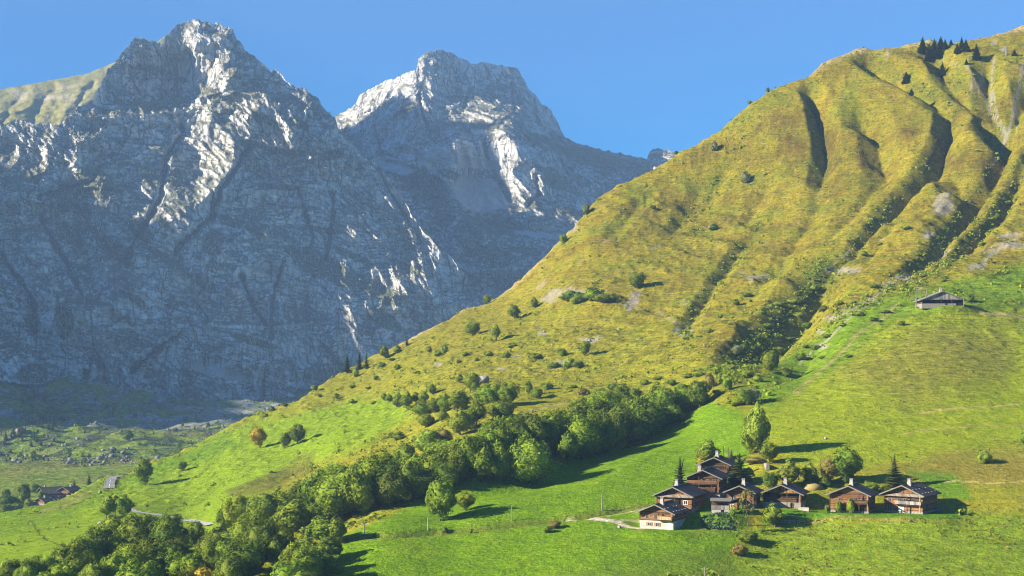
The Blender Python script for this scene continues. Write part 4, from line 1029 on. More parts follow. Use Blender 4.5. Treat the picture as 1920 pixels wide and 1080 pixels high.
keep = rng.uniform(size=n) < np.clip(den * (1 - lush) * (1 - lawn) * (1 - .88 * leftm) * np.where(vv < 1000, 1, .7) + .9 * hollow, 0, 1) * .75
Pq, uu, vv, hol, rgt = Pq[keep], uu[keep], vv[keep], hollow[keep], right[keep]
m = len(Pq)
def tuft_mesh(name, sel, smin, smax, flat, mat, k):
    C = np.repeat(Pq[sel], k, 0); s = np.repeat(rng.uniform(smin, smax, sel.sum()), k)
    J = rng.normal(size=C.shape); J[:, 2] = np.abs(J[:, 2]) * flat
    C = C + J * s[:, None] * .55; C[:, 2] += s * .1
    Nn = J + rng.normal(size=C.shape) * .5; Nn /= np.linalg.norm(Nn, axis=1)[:, None]
    v, f = quads(C, Nn, s * rng.uniform(.35, .7, len(C)), rng)
    return tag(link_mesh(name, v, f, mat), kind='stuff')
shape = rng.uniform(size=m)
near = hy[0] + 0 * shape
tm = NT('tuft_grass', .95, .05)
isl = tm.n('NewGeometry').outputs['Random Per Island']
tm = tm.done(tm.ramp(tm.math('ADD', tm.math('MULTIPLY', tm.noise(.03, tm.geo(), 3), .7), tm.math('MULTIPLY', isl, .35)), [(.3, (.070, .088, .009)), (.5, (.145, .135, .014)), (.75, (.26, .20, .035))]))
past = poly_mask(uu, vv, [(1420,770),(1560,640),(1690,575),(2300,580),(2300,960),(1800,960),(1430,900)], 6)
bush = (shape < .10 + .8 * hol) & (rgt < .5) & (past < .5)
thin = rng.uniform(size=m) > past * .72
tuft_mesh('grass_tufts', ~bush & thin, .2, .6, .9, tm, 3)
tuft_mesh('low_scrub', bush, .5, 1.5, 1.0, LEAF, 7)
Pq = VSCRUB
m = len(Pq)
tuft_mesh('valley_scrub', rng.uniform(size=m) < .6, 1.0, 4.0, .9, LEAF_DARK, 7)
# ---------------------------------------------------------------- houses
def wood(name, a, b, c2, horiz=True, pitch=.19):
    m = NT(name, .8, .15)
    co = m.objco()
    sx = m.n('SeparateXYZ'); m.l(co, sx.inputs[0])
    ax = sx.outputs['Z'] if horiz else m.math('ADD', sx.outputs['X'], sx.outputs['Y'])
    k = m.math('DIVIDE', ax, pitch)
    fl = m.math('FLOOR', k); fr = m.math('FRACT', k)
    wn = m.n('TexWhiteNoise', noise_dimensions='1D'); m.l(fl, wn.inputs['W'])
    big = m.noise(.55, co, 3, .6)
    grain = m.noise(5.0, m.stretch(co, (.3, .3, 2) if horiz else (2, 2, .25)), 4, .7)
    f = m.math('ADD', m.math('ADD', m.math('MULTIPLY', wn.outputs['Value'], .45), m.math('MULTIPLY', big, .45)), m.math('MULTIPLY', grain, .25))
    c = m.ramp(f, [(.28, a), (.55, b), (.85, c2)])
    gap = m.rng(fr, 0, .16, .25, 1)
    c = m.mix(1.0, c, m.ramp(gap, [(0, (.25, .25, .25)), (1, (1, 1, 1))]), 'MULTIPLY')
    return m.done(c, m.bump(gap, .8, .05))
W_RED = wood('red_brown_logs', (.056, .025, .011), (.175, .080, .032), (.31, .172, .082))
W_BRN = wood('dark_brown_logs', (.030, .016, .008), (.085, .044, .020), (.17, .098, .050))
W_VER = wood('upright_boards', (.06, .028, .012), (.19, .085, .03), (.36, .22, .11), False, .26)
W_GRY = wood('weathered_boards', (.11, .10, .09), (.23, .21, .19), (.36, .33, .30), False, .55)
W_SKI = wood('grey_shingles', (.10, .085, .065), (.19, .165, .13), (.28, .25, .20), False, .30)
W_LIT = wood('fresh_boards', (.26, .15, .065), (.44, .28, .13), (.58, .42, .23), False, .15)
def plain(name, a, b, sc_=2.0, rough=.85, bumpd=.04):
    m = NT(name, rough, .2); co = m.objco(); n = m.noise(sc_, co, 5, .65)
    return m.done(m.ramp(n, [(.3, a), (.7, b)]), m.bump(n, .5, bumpd))
STONE = plain('rubble_stone', (.13, .12, .105), (.32, .30, .26), 2.4)
PLAST = plain('lime_plaster', (.28, .26, .22), (.46, .43, .37), 1.2)
SLATE = plain('dark_slate', (.028, .025, .023), (.078, .069, .060), 1.6, .8)
FASC = plain('bleached_board', (.11, .10, .088), (.20, .188, .165), 3)
STON2 = plain('snow_stop_metal', (.18, .18, .18), (.30, .30, .30), 3)
CHIM = plain('chimney_render', (.24, .23, .21), (.36, .345, .32), 2)
DARK = plain('dark_opening', (.008, .008, .008), (.018, .016, .014), 1)
GLASS = NT('window_glass', .12, .5).done((.030, .040, .050))
SHUT = plain('shutter_paint', (.20, .085, .03), (.30, .14, .05), 3)
WHITE = plain('white_paint', (.62, .62, .60), (.78, .78, .76), 3)
SHINGLE = plain('old_shingle', (.11, .105, .10), (.26, .25, .24), 2.2)

class MB:
    def __init__(self): self.v = []; self.f = []
    def box(self, x0, x1, y0, y1, z0, z1):
        b = len(self.v)
        self.v += [(x, y, z) for z in (z0, z1) for x, y in ((x0, y0), (x1, y0), (x1, y1), (x0, y1))]
        self.f += [tuple(b + i for i in q) for q in ((0, 3, 2, 1), (4, 5, 6, 7), (0, 1, 5, 4), (1, 2, 6, 5), (2, 3, 7, 6), (3, 0, 4, 7))]
        return self
    def hexa(self, P):
        b = len(self.v); self.v += [tuple(p) for p in P]
        self.f += [tuple(b + i for i in q) for q in ((0, 3, 2, 1), (4, 5, 6, 7), (0, 1, 5, 4), (1, 2, 6, 5), (2, 3, 7, 6), (3, 0, 4, 7))]
        return self
    def prism(self, prof, y0, y1):
        """profile in x, z pushed along y"""
        b = len(self.v); n = len(prof)
        self.v += [(x, y0, z) for x, z in prof] + [(x, y1, z) for x, z in prof]
        self.f.append(tuple(b + i for i in range(n))); self.f.append(tuple(b + n + i for i in reversed(range(n))))
        self.f += [(b + i, b + n + i, b + n + (i + 1) % n, b + (i + 1) % n) for i in range(n)]
        return self
    def beam(self, p, q, r):
        p, q = Vector(p), Vector(q); d = (q - p).normalized(); a = d.orthogonal().normalized() * r; c = d.cross(a.normalized()) * r
        return self.hexa([p - a - c, p + a - c, p + a + c, p - a + c, q - a - c, q + a - c, q + a + c, q - a + c])
    def make(self, name, mat, parent=None):
        return link_mesh(name, np.array(self.v), self.f, mat, parent)
def add_window(root, x, z, w_, h_, y, shut=False, frame=None, name='window'):
    fr = MB()
    t = .09
    fr.box(x - w_ / 2 - t, x - w_ / 2, y - .07, y + .02, z - t, z + h_ + t).box(x + w_ / 2, x + w_ / 2 + t, y - .07, y + .02, z - t, z + h_ + t)
    fr.box(x - w_ / 2, x + w_ / 2, y - .07, y + .02, z + h_, z + h_ + t).box(x - w_ / 2, x + w_ / 2, y - .10, y + .02, z - t, z)
    fr.box(x - .03, x + .03, y - .05, y + .0, z, z + h_)
    f = fr.make(name, frame or FASC, root)
    MB().box(x - w_ / 2, x + w_ / 2, y - .025, y + .01, z, z + h_).make('pane', GLASS, f)
    if shut:
        for s in (-1, 1):
            c = x + s * (w_ * .75 + t)
            MB().box(c - w_ * .25, c + w_ * .25, y - .06, y - .01, z - .05, z + h_ + .05).make('shutter', SHUT, f)
    return f
def chalet(p, a, W, D, base, wall, label, pitch=.43, ov=1.0, ovf=1.5, w1=None, w2=None, bmat=None, skirt=False, balc=(), wins=(), doors=(), posts=(), rec=0.0, chim=(.0, .3), guards=False, roofm=None, gap=None, timber=False, group='old wooden chalets of the hamlet', name='wooden_chalet', sink=1.2, logs=True):
    """gabled house: x across the gable front, y into the hill; p is the foot of the front wall's middle"""
    w1 = w1 or W_RED; w2 = w2 or w1; bmat = bmat or STONE; roofm = roofm or SLATE
    r = bpy.data.objects.new(name, None); COL.objects.link(r)
    r.location = p; r.rotation_euler = (0, 0, -math.radians(a))
    tag(r, label, 'chalet' if name == 'wooden_chalet' else 'barn' if name == 'barn' else 'house', group)
    h = W / 2; H = base + wall; top = H + pitch * h
    MB().box(-h - .06, h + .06, -.06, D + .06, -sink, base).make('stone_base', bmat, r)
    zs = H - .02
    body = MB()
    if rec > 0:
        body.box(-h, h, rec, D, base, zs)
        body.box(-h, -h + .35, 0, rec, base, zs)
    else:
        body.box(-h, h, 0, D, base, zs)
    body.make('wall', w1, r)
    MB().prism([(-h, H), (h, H), (h * .02, top - .02), (-h * .02, top - .02)], 0 if not rec else -.02, D).make('gable', w2, r)
    # log ends at the corners, tie beams, king post
    tb = MB()
    if logs:
        for k in range(int(wall / .4)):
            z = base + .1 + k * .4
            tb.box(-h - .16, -h - .003, -.16, .10, z, z + .22); tb.box(h + .003, h + .16, -.16, .10, z, z + .22)
    tb.box(-h - .1, h + .1, -.14, -.004 if not rec else -.025, H - .16, H + .10)
    for s in (-.62, 0, .62): 
        zz = top - abs(s) * h * pitch - .32
        tb.box(s * h - .13, s * h + .13, -ovf + .15, -.03, zz, zz + .24)
    if timber:
        for s in (-.45, 0, .45): tb.box(s * h - .09, s * h + .09, -.10, -.005, H + .1, top - abs(s) * h * pitch - .35)
        tb.box(-h * .6, h * .6, -.12, -.005, H + pitch * h * .36, H + pitch * h * .36 + .14)
    tb.make('timber_frame', W_BRN, r)
    # roof: two slabs, verge boards, ridge
    e = h + ov; ze = H - pitch * ov; th = .20
    rf = MB()
    y0, y1 = -ovf, D + 1.0
    for s in (-1, 1):
        P = [(0, top + .02), (s * e, ze + .02), (s * e, ze + th), (0, top + th)]
        if s > 0: P = P[::-1]
        rf.prism(P, y0, y1)
    ro = rf.make('roof', roofm, r)
    vb = MB()
    for s in (-1, 1):
        P = [(0, top - .10), (s * e, ze - .10), (s * (e + .02), ze + th + .05), (0, top + th + .05)]
        if s > 0: P = P[::-1]
        vb.prism(P, y0 - .07, y0 - .004)
    vb.make('verge_board', FASC, ro)
    MB().box(-.17, .17, y0, y1, top + th - .03, top + th + .07).make('ridge_cap', roofm, ro)
    if guards:
        rg = random.Random(int(W * 100)); sg = MB()
        for s in (-1, 1):
            for row, q in enumerate((.45, .8)):
                for k in range(5):
                    yy = y0 + 1 + (y1 - y0 - 2) * (k + (.5 * (row % 2))) / 5 + rg.uniform(-.2, .2)
                    x = s * e * q; z = top + th + (ze - top) * q
                    sg.hexa([(x - .13, yy - .12, z - .05), (x + .13, yy - .12, z - .05), (x + .13, yy + .12, z - .05), (x - .13, yy + .12, z - .05), (x - .12, yy - .1, z + .14), (x + .12, yy - .1, z + .14), (x + .12, yy + .1, z + .14), (x - .12, yy + .1, z + .14)])
        sg.make('snow_guard', STON2, ro)
    if chim:
        cx, cy = chim[0] * h, chim[1] * D; zc = top - abs(cx) * pitch
        ch = MB().hexa([(cx - .6, cy - .6, zc - .4), (cx + .6, cy - .6, zc - .4), (cx + .6, cy + .6, zc - .4), (cx - .6, cy + .6, zc - .4), (cx - .38, cy - .38, zc + 1.7), (cx + .38, cy - .38, zc + 1.7), (cx + .38, cy + .38, zc + 1.7), (cx - .38, cy + .38, zc + 1.7)]).make('chimney', CHIM, ro)
        MB().box(cx - .46, cx + .46, cy - .46, cy + .46, zc + 1.702, zc + 2.05).make('chimney_cap', SHINGLE, ch)
    if skirt:
        MB().hexa([(-h - .35, -.95, H - .62), (h + .35, -.95, H - .62), (h + .35, -.145, H - .02), (-h - .35, -.145, H - .02), (-h - .35, -.95, H - .50), (h + .35, -.95, H - .50), (h + .35, -.145, H + .12), (-h - .35, -.145, H + .12)]).make('skirt_roof', W_SKI, r)
    for (x0, x1, z, mt) in balc:
        x0, x1 = x0 * h, x1 * h
        b = MB().box(x0, x1, -1.05, -.065, z - .16, z).make('balcony', W_BRN, r)
        MB().box(x0, x1, -1.09, -1.03, z + .14, z + .98).box(x0 - .04, x0 + .03, -1.03, -.07, z + .14, z + .98).box(x1 - .03, x1 + .04, -1.03, -.07, z + .14, z + .98).box(x0 - .05, x1 + .05, -1.13, -.99, z + .98, z + 1.06).make('railing', mt, b)
    for (x, z0, z1) in posts:
        MB().box(x * h - .11, x * h + .11, -1.0, -.78, z0, z1).make('post', W_LIT if x > .9 else W_BRN, r)
    for wn in wins:
        yy = -.062 if wn[1] + .2 < base else (rec if rec and wn[1] < H else 0) - .001
        add_window(r, wn[0] * h, wn[1], wn[2], wn[3], yy, wn[4] if len(wn) > 4 else False, wn[5] if len(wn) > 5 else None)
    for (x, z0, dw, dh, mt) in doors:
        y = -.062 if z0 + .3 < base else (rec if rec else 0) - .001
        d = MB().box(x * h - dw / 2, x * h + dw / 2, y - .06, y, z0, z0 + dh).make('door', mt, r)
        MB().box(x * h + dw * .32, x * h + dw * .40, y - .11, y - .063, z0 + dh * .45, z0 + dh * .52).make('handle', DARK, d)
    if gap:
        x0, x1, z0, z1 = gap
        y = rec - .003 if rec else -.003
        MB().box(x0 * h, x1 * h, y - .03, y, z0, z1).make('opening', DARK, r)
    # right flank
    MB().box(h + .004, h + .05, D * .25, D * .25 + .9, base + 1.0, base + 1.9).make('side_window', GLASS, r)
    return r
def foot(u, v): return place(u, v)
chalet(foot(1231, 992), 27, 9.4, 10.5, 2.2, 2.3, 'chalet with white ground floor and pale wooden balcony, lowest and leftmost of the hamlet', bmat=PLAST, balc=[(.15, .98, 2.5, W_LIT)],
       wins=[(-.42, .85, .8, .8, True, PLAST), (.06, .8, .8, .85, True, PLAST), (-.55, 2.75, .6, .9, True), (-.05, 2.75, .65, .95, True), (.42, 2.7, .7, 1.2)], doors=[(.80, .05, 1.0, 1.95, WHITE)], gap=(.35, .62, .05, 1.9), posts=[(.96, 2.5, 4.4), (.2, 2.5, 4.6)], chim=(.15, .22), guards=True)
chalet(foot(1264, 960), 25, 10.0, 12, 1.1, 3.6, 'chalet with grey board skirt below a timbered gable, second up behind the white based one', skirt=True, timber=True,
       wins=[(.66, 2.2, 1.0, 1.0, False, WHITE), (-.75, 2.1, .7, .9), (-.2, 2.2, .9, .9)], posts=[(-.93, 1.1, 4.1), (.1, 1.1, 4.1)], gap=(-.1, .42, 1.3, 3.6), chim=(-.05, .25))
chalet(foot(1319, 933), 19, 9.4, 11, 1.6, 4.2, 'brown two balcony chalet standing third up, right of the dark spruce', w1=W_BRN, w2=W_BRN, balc=[(-.95, .75, 1.9, W_BRN), (-.95, .9, 3.9, W_RED)],
       wins=[(-.7, 4.4, .6, .8), (-.2, 4.4, .6, .8), (.25, 4.4, .6, .8), (.65, 4.4, .7, .9), (-.4, 2.4, .7, .9), (.1, 2.4, .7, .9)], posts=[(-.25, 1.6, 5.9), (.55, 1.6, 5.8), (.93, 1.6, 5.4)], doors=[(.72, 1.62, 1.1, 1.9, W_RED)], chim=(-.25, .02))
chalet(foot(1340, 893), 20, 8.6, 8.5, .8, 2.9, 'dark gabled chalet standing highest at the back of the cluster', w1=W_BRN, w2=W_BRN, posts=[(-.9, .8, 3.3), (.75, .8, 3.4)], doors=[(-.62, .9, .9, 2.0, FASC)],
       wins=[(.2, 1.5, .8, .9)], gap=(-.3, .8, 1.9, 3.0), chim=(.05, .3), balc=[(-.4, .95, 1.3, W_BRN)])
chalet(foot(1388, 953), 22, 7.4, 8.5, 1.0, 3.6, 'small reddish chalet half hidden by the thin young trees', wins=[(-.5, 2.6, .7, .9), (.2, 2.6, .8, .9), (.6, 1.4, .7, .8)], posts=[(.1, 1.0, 4.4), (-.88, 1.0, 4.3)], doors=[(-.6, 1.02, .9, 1.9, W_LIT)], chim=(.1, .3), guards=False, ov=.9)
chalet(foot(1466, 952), 20, 10.4, 9.5, 1.5, 2.6, 'chalet with sunlit upright board gable and long brown gallery', w1=W_BRN, w2=W_VER, rec=.9, gap=(-.92, .92, 2.7, 3.9), balc=[],
       wins=[(-.5, 2.9, .6, .7), (-.05, 2.9, .6, .7)], doors=[(-.75, .05, 1.2, 1.4, PLAST), (.55, .05, 1.0, 1.35, W_BRN)], chim=(.1, .3), guards=False, posts=[(.3, .1, 4.0), (.98, .1, 3.9)])
chalet(foot(1592, 961), 25, 10.4, 9.5, .4, 4.6, 'chalet of red brown logs with climbing shrubs, second from the right', balc=[(.05, 1.0, 2.5, W_BRN)], wins=[(-.45, 3.2, .7, .8), (.35, 3.3, .8, .9), (.75, 3.3, .7, .9)],
       gap=(.0, .95, .5, 2.2), posts=[(.55, .3, 5.2), (.98, .3, 5.0)], doors=[(-.55, .42, 1.0, 2.0, W_BRN)], chim=(.05, .2), ovf=1.3)
chalet(foot(1694, 962), 37, 10.8, 10.8, .5, 4.7, 'rightmost chalet with grey skirt roof, carved balcony and white spotted slate roof', skirt=True, timber=True, balc=[(-.38, .98, 2.35, W_GRY)],
       wins=[(-.72, 3.0, .7, .8, True), (.1, 3.1, 1.0, .9), (.55, 3.1, 1.0, .9), (-.2, 3.1, .8, .9)], gap=(-.3, .9, 2.5, 3.7), posts=[(.25, .2, 4.7), (.92, .2, 4.7)], doors=[(-.72, .52, 1.9, 1.7, W_VER), (-.12, .55, 1.5, 1.2, WHITE)], chim=(.12, .25), guards=True)
# the skylight of light facade boards on the gallery house
# grey barn up the slope
chalet(foot(1768, 573), 4, 17.5, 13, .9, 1.6, 'grey weathered barn alone high on the green slope, with two poles before it', pitch=.40, ov=1.2, ovf=.6, w1=W_BRN, w2=W_GRY, rec=1.4, bmat=STONE, roofm=SHINGLE, guards=False, chim=(.0, .3),
       wins=[(.15, .4, .8, .6), (-.25, 1.5, .9, .8)], gap=(-.9, .9, .92, 2.4), doors=[(.8, .02, 3.0, 1.2, DARK)], posts=[(-.1, 1.3, 2.9), (.4, 1.3, 2.9), (.97, 0, 2.9)], group=None, name='barn', logs=False)
# small grey shed in the hamlet
sp_ = foot(1351, 964)
sh = bpy.data.objects.new('shed', None); COL.objects.link(sh); sh.location = sp_; sh.rotation_euler = (0, 0, -math.radians(10))
tag(sh, 'low grey shed with white stone foot and flat roof between the chalets', 'shed')
MB().box(-2.4, 2.4, 0, 3.2, -1.0, 1.35).make('stone_base', PLAST, sh)
MB().box(-2.45, 2.45, -.06, -.003, 1.2, 2.35).box(2.402, 2.45, 0, 3.2, 1.2, 2.35).make('board_panel', W_GRY, sh)
MB().box(-2.3, 2.3, .9, 3.15, 1.352, 3.4).make('wall', W_BRN, sh)
MB().hexa([(-2.8, -.5, 3.5), (2.8, -.5, 3.5), (2.8, 3.6, 3.9), (-2.8, 3.6, 3.9), (-2.8, -.5, 3.66), (2.8, -.5, 3.66), (2.8, 3.6, 4.06), (-2.8, 3.6, 4.06)]).make('roof', FASC, sh)
for x in (-2.3, 2.3): MB().box(x - .08, x + .08, .02, .18, 1.352, 3.52).make('post', FASC, sh)
MB().box(.1, .9, -.05, -.004, 0, 1.15).make('door', DARK, sh)
# lean-to beside the small reddish chalet
lt = bpy.data.objects.new('lean_to', None); COL.objects.link(lt); lt.location = foot(1371, 957); lt.rotation_euler = (0, 0, -math.radians(22))
tag(lt, 'small lean-to with sloping pale roof edge at the left of the half hidden chalet', 'lean-to')
MB().box(-1.7, 1.7, 0, 3, -1, 2.3).make('wall', W_RED, lt)
MB().hexa([(-2.2, -.8, 2.0), (2.2, -.8, 3.3), (2.2, 3.3, 3.3), (-2.2, 3.3, 2.0), (-2.2, -.8, 2.2), (2.2, -.8, 3.5), (2.2, 3.3, 3.5), (-2.2, 3.3, 2.2)]).make('roof', SLATE, lt)
add_window(lt, .3, .8, .7, .9, -.001, False, WHITE)
# houses beyond the ridge on the left
def far_house(u, v, W, D, wall, a, label, **k):
    return chalet(place_valley(u, v), a, W, D, 1.0, wall, label, guards=False, group='farmhouses beyond the left ridge', name='farmhouse', logs=False, sink=6, **k)
far_house(75, 947, 8.5, 12, 1.8, 30, 'small farmhouse with reddish gable peeping over the ridge, lowest on the left', chim=(.1, .3))
far_house(98, 944, 8.5, 10, 1.2, 32, 'farmhouse showing only a pale roof edge over the ridge, beside the reddish gable', chim=None)
far_house(120, 931, 9.5, 12, 3.2, 24, 'farmhouse with pale gable roof at the end of the ridge line', wins=[(-.4, 2.2, .9, .9), (.4, 2.2, .9, .9)], balc=[(-.9, .9, 1.9, W_RED)], chim=(.1, .5))
far_house(78, 931, 17, 14, 1.5, 55, 'broad dark roofed farmhouse among trees beyond the ridge', w1=W_BRN, chim=(-.1, .2))
# ---------------------------------------------------------------- poles, walls, boulders and the small things
POLEW = plain('pole_wood', (.16, .14, .12), (.34, .31, .27), 4)
def pole(u, top, base, label, arm=False, dark=False, r=.14, stay=False):
    p = place(u, base); h = (base - top) * p.y / F
    o = bpy.data.objects.new('utility_pole', None); COL.objects.link(o); o.location = p
    tag(o, label, 'pole', 'wooden poles on the meadows')
    v, f = tube([(0, 0, -.6), (0, 0, h * .5), (0, 0, h)], [r * 1.15, r, r * .75], 8)
    link_mesh('shaft', v, f, BARK if dark else POLEW, o)
    if arm:
        MB().box(-.75, .75, -.06, .06, h - .45, h - .3).make('crossarm', POLEW, o)
        for x in (-.6, .6): MB().box(x - .05, x + .05, -.05, .05, h - .298, h - .12).make('insulator', WHITE, o)
    else: MB().box(-.09, .09, -.12, .12, h + .001, h + .06).make('cap', FASC, o)
    if stay: MB().beam((-1.1, -.5, 0), (-.1, 0, h * .8), .07).make('stay', POLEW, o)
    return o
pole(802, 970, 993, 'thin pole at the foot of the lone round meadow tree'); pole(959, 949, 976, 'thin pole on the terrace bank in the middle of the meadow')
pole(1129, 927, 957, 'thin pole on the terrace bank nearest to the chalets'); pole(683, 980, 1003, 'pole with short crossarm in the striped shade of the belt', True)
pole(1356, 836, 878, 'dark pole rising behind the highest chalet, left of two', False, True); pole(1366, 838, 880, 'dark pole rising behind the highest chalet, right of two', False, True)
pole(1718, 538, 578, 'tall pale pole with crossarm left of the grey barn', True, False, .2); pole(1737, 544, 578, 'pole with slanting stay in front of the grey barn', False, False, .16, True)
pole(1321, 1064, 1096, 'pale pole with crossarm cut by the bottom edge of the picture', True)
def boulder(u, v, wpx, hpx, label, mat, seed, flat=.7, valley=False):
    p = place_valley(u, v) if valley else place(u, v); k = p.y / F
    vv, ff = ball((0, 0, 0), 1, seed, 10, 14)
    d = 1 + .38 * fbm(vv + seed * 3.7, 1.1, 3, seed)
    vv = vv * d[:, None] * np.array([wpx * k / 2, wpx * k / 2 * .8, hpx * k * .62]) + np.array([0, 0, hpx * k * .35])
    o = link_mesh('boulder', vv, ff, mat); o.location = p; o.rotation_euler = (0, 0, seed)
    return tag(o, label, 'boulder')
BOULD = plain('pale_boulder', (.17, .165, .15), (.34, .33, .30), 1.4, .9, .2)
boulder(905, 716, 26, 12, 'grey sloping boulder above the copse', BOULD, 3); boulder(188, 925, 7, 5, 'white stone on the meadow below the road', BOULD, 4)
boulder(188, 982, 12, 4, 'flat pale rock at the left edge of the lower wood', BOULD, 5); boulder(1548, 823, 5, 4, 'single small stone on the pasture above the chalets', BOULD, 6)
boulder(1161, 990, 8, 5, 'pale stone beside the farm path', BOULD, 8); boulder(1887, 104, 3, 16, 'upright rock pinnacle near the top right of the slope', BOULD, 9)
boulder(1105, 640, 8, 4, 'grey rock on the small scree patch', BOULD, 11); boulder(1336, 428, 16, 6, 'dark outcrop in the middle of the big slope', BOULD, 12)
# garden wall behind the hamlet
p = place(1437, 878)
o = MB().box(-.35, .35, -2.2, 2.2, -.5, 1.5).box(-.5, .5, -2.4, -1.9, -.5, .9).make('garden_wall', STONE); o.location = p; tag(o, 'short rubble wall end beside the straw coloured bank behind the chalets', 'wall')
p = place(1415, 868)
plant(p, 2.2, 7.5, 'shrub', 'r', 'shrub', 'straw coloured bushy bank behind the highest chalet', 'bush')
vv, ff = ball((0, 0, 0), 1, 1, 8, 14); keep = vv * np.array([2.9, 2.4, 1.5]) * (1 + .12 * fbm(vv, .6, 2, 5))[:, None]
HAY = plain('dry_hay', (.20, .15, .05), (.36, .28, .12), 3, .95, .1)
o = link_mesh('hay_mound', keep, ff, HAY, None, True); o.location = place(1525, 915); tag(o, 'rounded mound of dry grass behind the middle chalets', 'hay mound')
def trough(u, v, L, a, label, mat, name='trough'):
    o = bpy.data.objects.new(name, None); COL.objects.link(o); o.location = place(u, v); o.rotation_euler = (0, 0, math.radians(a)); tag(o, label, 'trough')
    MB().box(-L / 2, L / 2, -.45, .45, -.2, .15).box(-L / 2, L / 2, -.45, -.33, .152, .8).box(-L / 2, L / 2, .33, .45, .152, .8).box(-L / 2, -L / 2 + .12, -.328, .328, .152, .8).box(L / 2 - .12, L / 2, -.328, .328, .152, .8).make('basin', mat, o)
    MB().box(-.06, .06, .5, .62, -.2, 1.3).make('spout_post', POLEW, o)
    return o
trough(1507, 957, 2.8, -18, 'pale stone trough at the right corner of the board gabled chalet', PLAST)
def fence(u0, v0, u1, v1, n, label, mat):
    a, b = place(u0, v0), place(u1, v1)
    o = bpy.data.objects.new('wooden_fence', None); COL.objects.link(o); o.location = a; tag(o, label, 'fence')
    d = b - a
    for k in range(n):
        q = d * (k / (n - 1)); z = hz(a.x + q.x, a.y + q.y) - a.z
        v, f = tube([(q.x, q.y, z - .3), (q.x, q.y, z + 1.15)], [.09, .07], 6); link_mesh('post', v, f, mat, o)
    for h in (.45, .9): MB().beam((0, 0, h), (d.x, d.y, d.z + h), .06).make('rail', mat, o)
    return o
fence(1462, 983, 1508, 981, 6, 'grey rail fence in the shade below the garden tree', POLEW)
fence(1759, 961, 1778, 957, 5, 'little pale rail fence in front of the shadow of the rightmost chalet', FASC)
# garden table with benches under the fence
t = bpy.data.objects.new('picnic_table', None); COL.objects.link(t); t.location = place(1487, 973); t.rotation_euler = (0, 0, -.3); tag(t, 'dark wooden picnic table behind the grey rail fence', 'table')
MB().box(-1.3, 1.3, -.45, .45, .72, .80).make('tabletop', W_GRY, t)
for s in (-1, 1):
    MB().box(-1.3, 1.3, s * .9 - .16, s * .9 + .16, .42, .48).make('bench', W_GRY, t)
    MB().beam((s * .9, -.95, 0), (s * .9, .0, .72), .06).beam((s * .9, .95, 0), (s * .9, .0, .72), .06).make('leg', W_GRY, t)
# vegetable bed on the lawn left of the thin trees
c0 = place(1343, 977); rg = np.random.default_rng(4)
n = 420; C = np.c_[rg.uniform(-4.0, 4.0, n), rg.uniform(-3.4, 3.4, n), np.zeros(n)]
C += np.array(c0); C[:, 2] = hill_relief(C[:, 0], C[:, 1]) + rg.uniform(.1, .6, n)
Nn = rg.normal(size=(n, 3)); Nn[:, 2] = abs(Nn[:, 2]) + .4; Nn /= np.linalg.norm(Nn, axis=1)[:, None]
CAB = leaf_mat('cabbage_leaf', (.045, .10, .045), (.10, .18, .09))
v, f = quads(C, Nn, rg.uniform(.2, .5, n), rg); tag(link_mesh('vegetable_plants', v, f, CAB), kind='stuff')
# dishes by the far farmhouses
for k, (u, v_, lb) in enumerate([(80, 936, 'round white dish on the reddish gabled farmhouse roof'), (104, 935, 'round white dish between the two lower farmhouses'), (110, 932, 'round white dish at the foot of the pale gabled farmhouse')]):
    p = place_valley(u, v_ + 8); d = p.y / F
    vv, ff = ball((0, 0, 0), 1, 1, 6, 12); vv = vv * np.array([.75, .25, .75])
    o = bpy.data.objects.new('satellite_dish', None); COL.objects.link(o); o.location = p; tag(o, lb, 'dish')
    link_mesh('bowl', vv + np.array([0, 0, 8 * d]), ff, WHITE, o, True)
    vv, ff = tube([(0, .2, -1), (0, .2, 8 * d)], [.08, .06], 6); link_mesh('mast', vv, ff, POLEW, o)
# ---------------------------------------------------------------- road and lane
ASPH = plain('asphalt', (.16, .16, .16), (.24, .24, .235), .8, .9, .02)
LANEM = plain('pale_lane', (.24, .235, .22), (.36, .35, .33), .6, .9, .02)
def strip(name, line, hw, lift, mat, cross=0):
    L = [Vector((x, y, 0)) for x, y in line]; pts = []
    for i in range(len(L) - 1):
        for k in range(6): pts.append(L[i].lerp(L[i + 1], k / 6))
    pts.append(L[-1]); vs = []
    for i, q in enumerate(pts):
        d = (pts[min(i + 1, len(pts) - 1)] - pts[max(i - 1, 0)]).normalized(); n = Vector((-d.y, d.x, 0))
        for s in (1, -1):
            e = q + n * hw * s; vs.append((e.x, e.y, max(hz(q.x, q.y), hz(e.x, e.y)) + lift))
    return tag(link_mesh(name, np.array(vs), np.array([(2 * i, 2 * i + 1, 2 * i + 3, 2 * i + 2) for i in range(len(pts) - 1)]), mat, None, True), kind='structure')
strip('road', ROAD, 2.4, .30, ASPH); strip('road_centre_line', ROAD, .12, .42, WHITE); strip('lane', LANE, 1.5, .12, LANEM)
def side_wall(line, off, label):
    L = [Vector((x, y, 0)) for x, y in line]; m = MB()
    for i in range(len(L) - 1):
        d = (L[i + 1] - L[i]).normalized(); n = Vector((-d.y, d.x, 0)) * off
        a, b = L[i] + n, L[i + 1] + n
        za, zb = hz(a.x, a.y), hz(b.x, b.y)
        m.beam((a.x, a.y, za + .5), (b.x, b.y, zb + .5), .05)
        m.beam((a.x, a.y, za - .3), (a.x, a.y, za + .6), .06)
    o = m.make('road_barrier', W_BRN); return tag(o, label, 'barrier')
side_wall(ROAD, 3.0, 'dark rail along the left edge of the road bend'); side_wall(ROAD[:4], -3.0, 'dark rail along the right edge of the road bend')

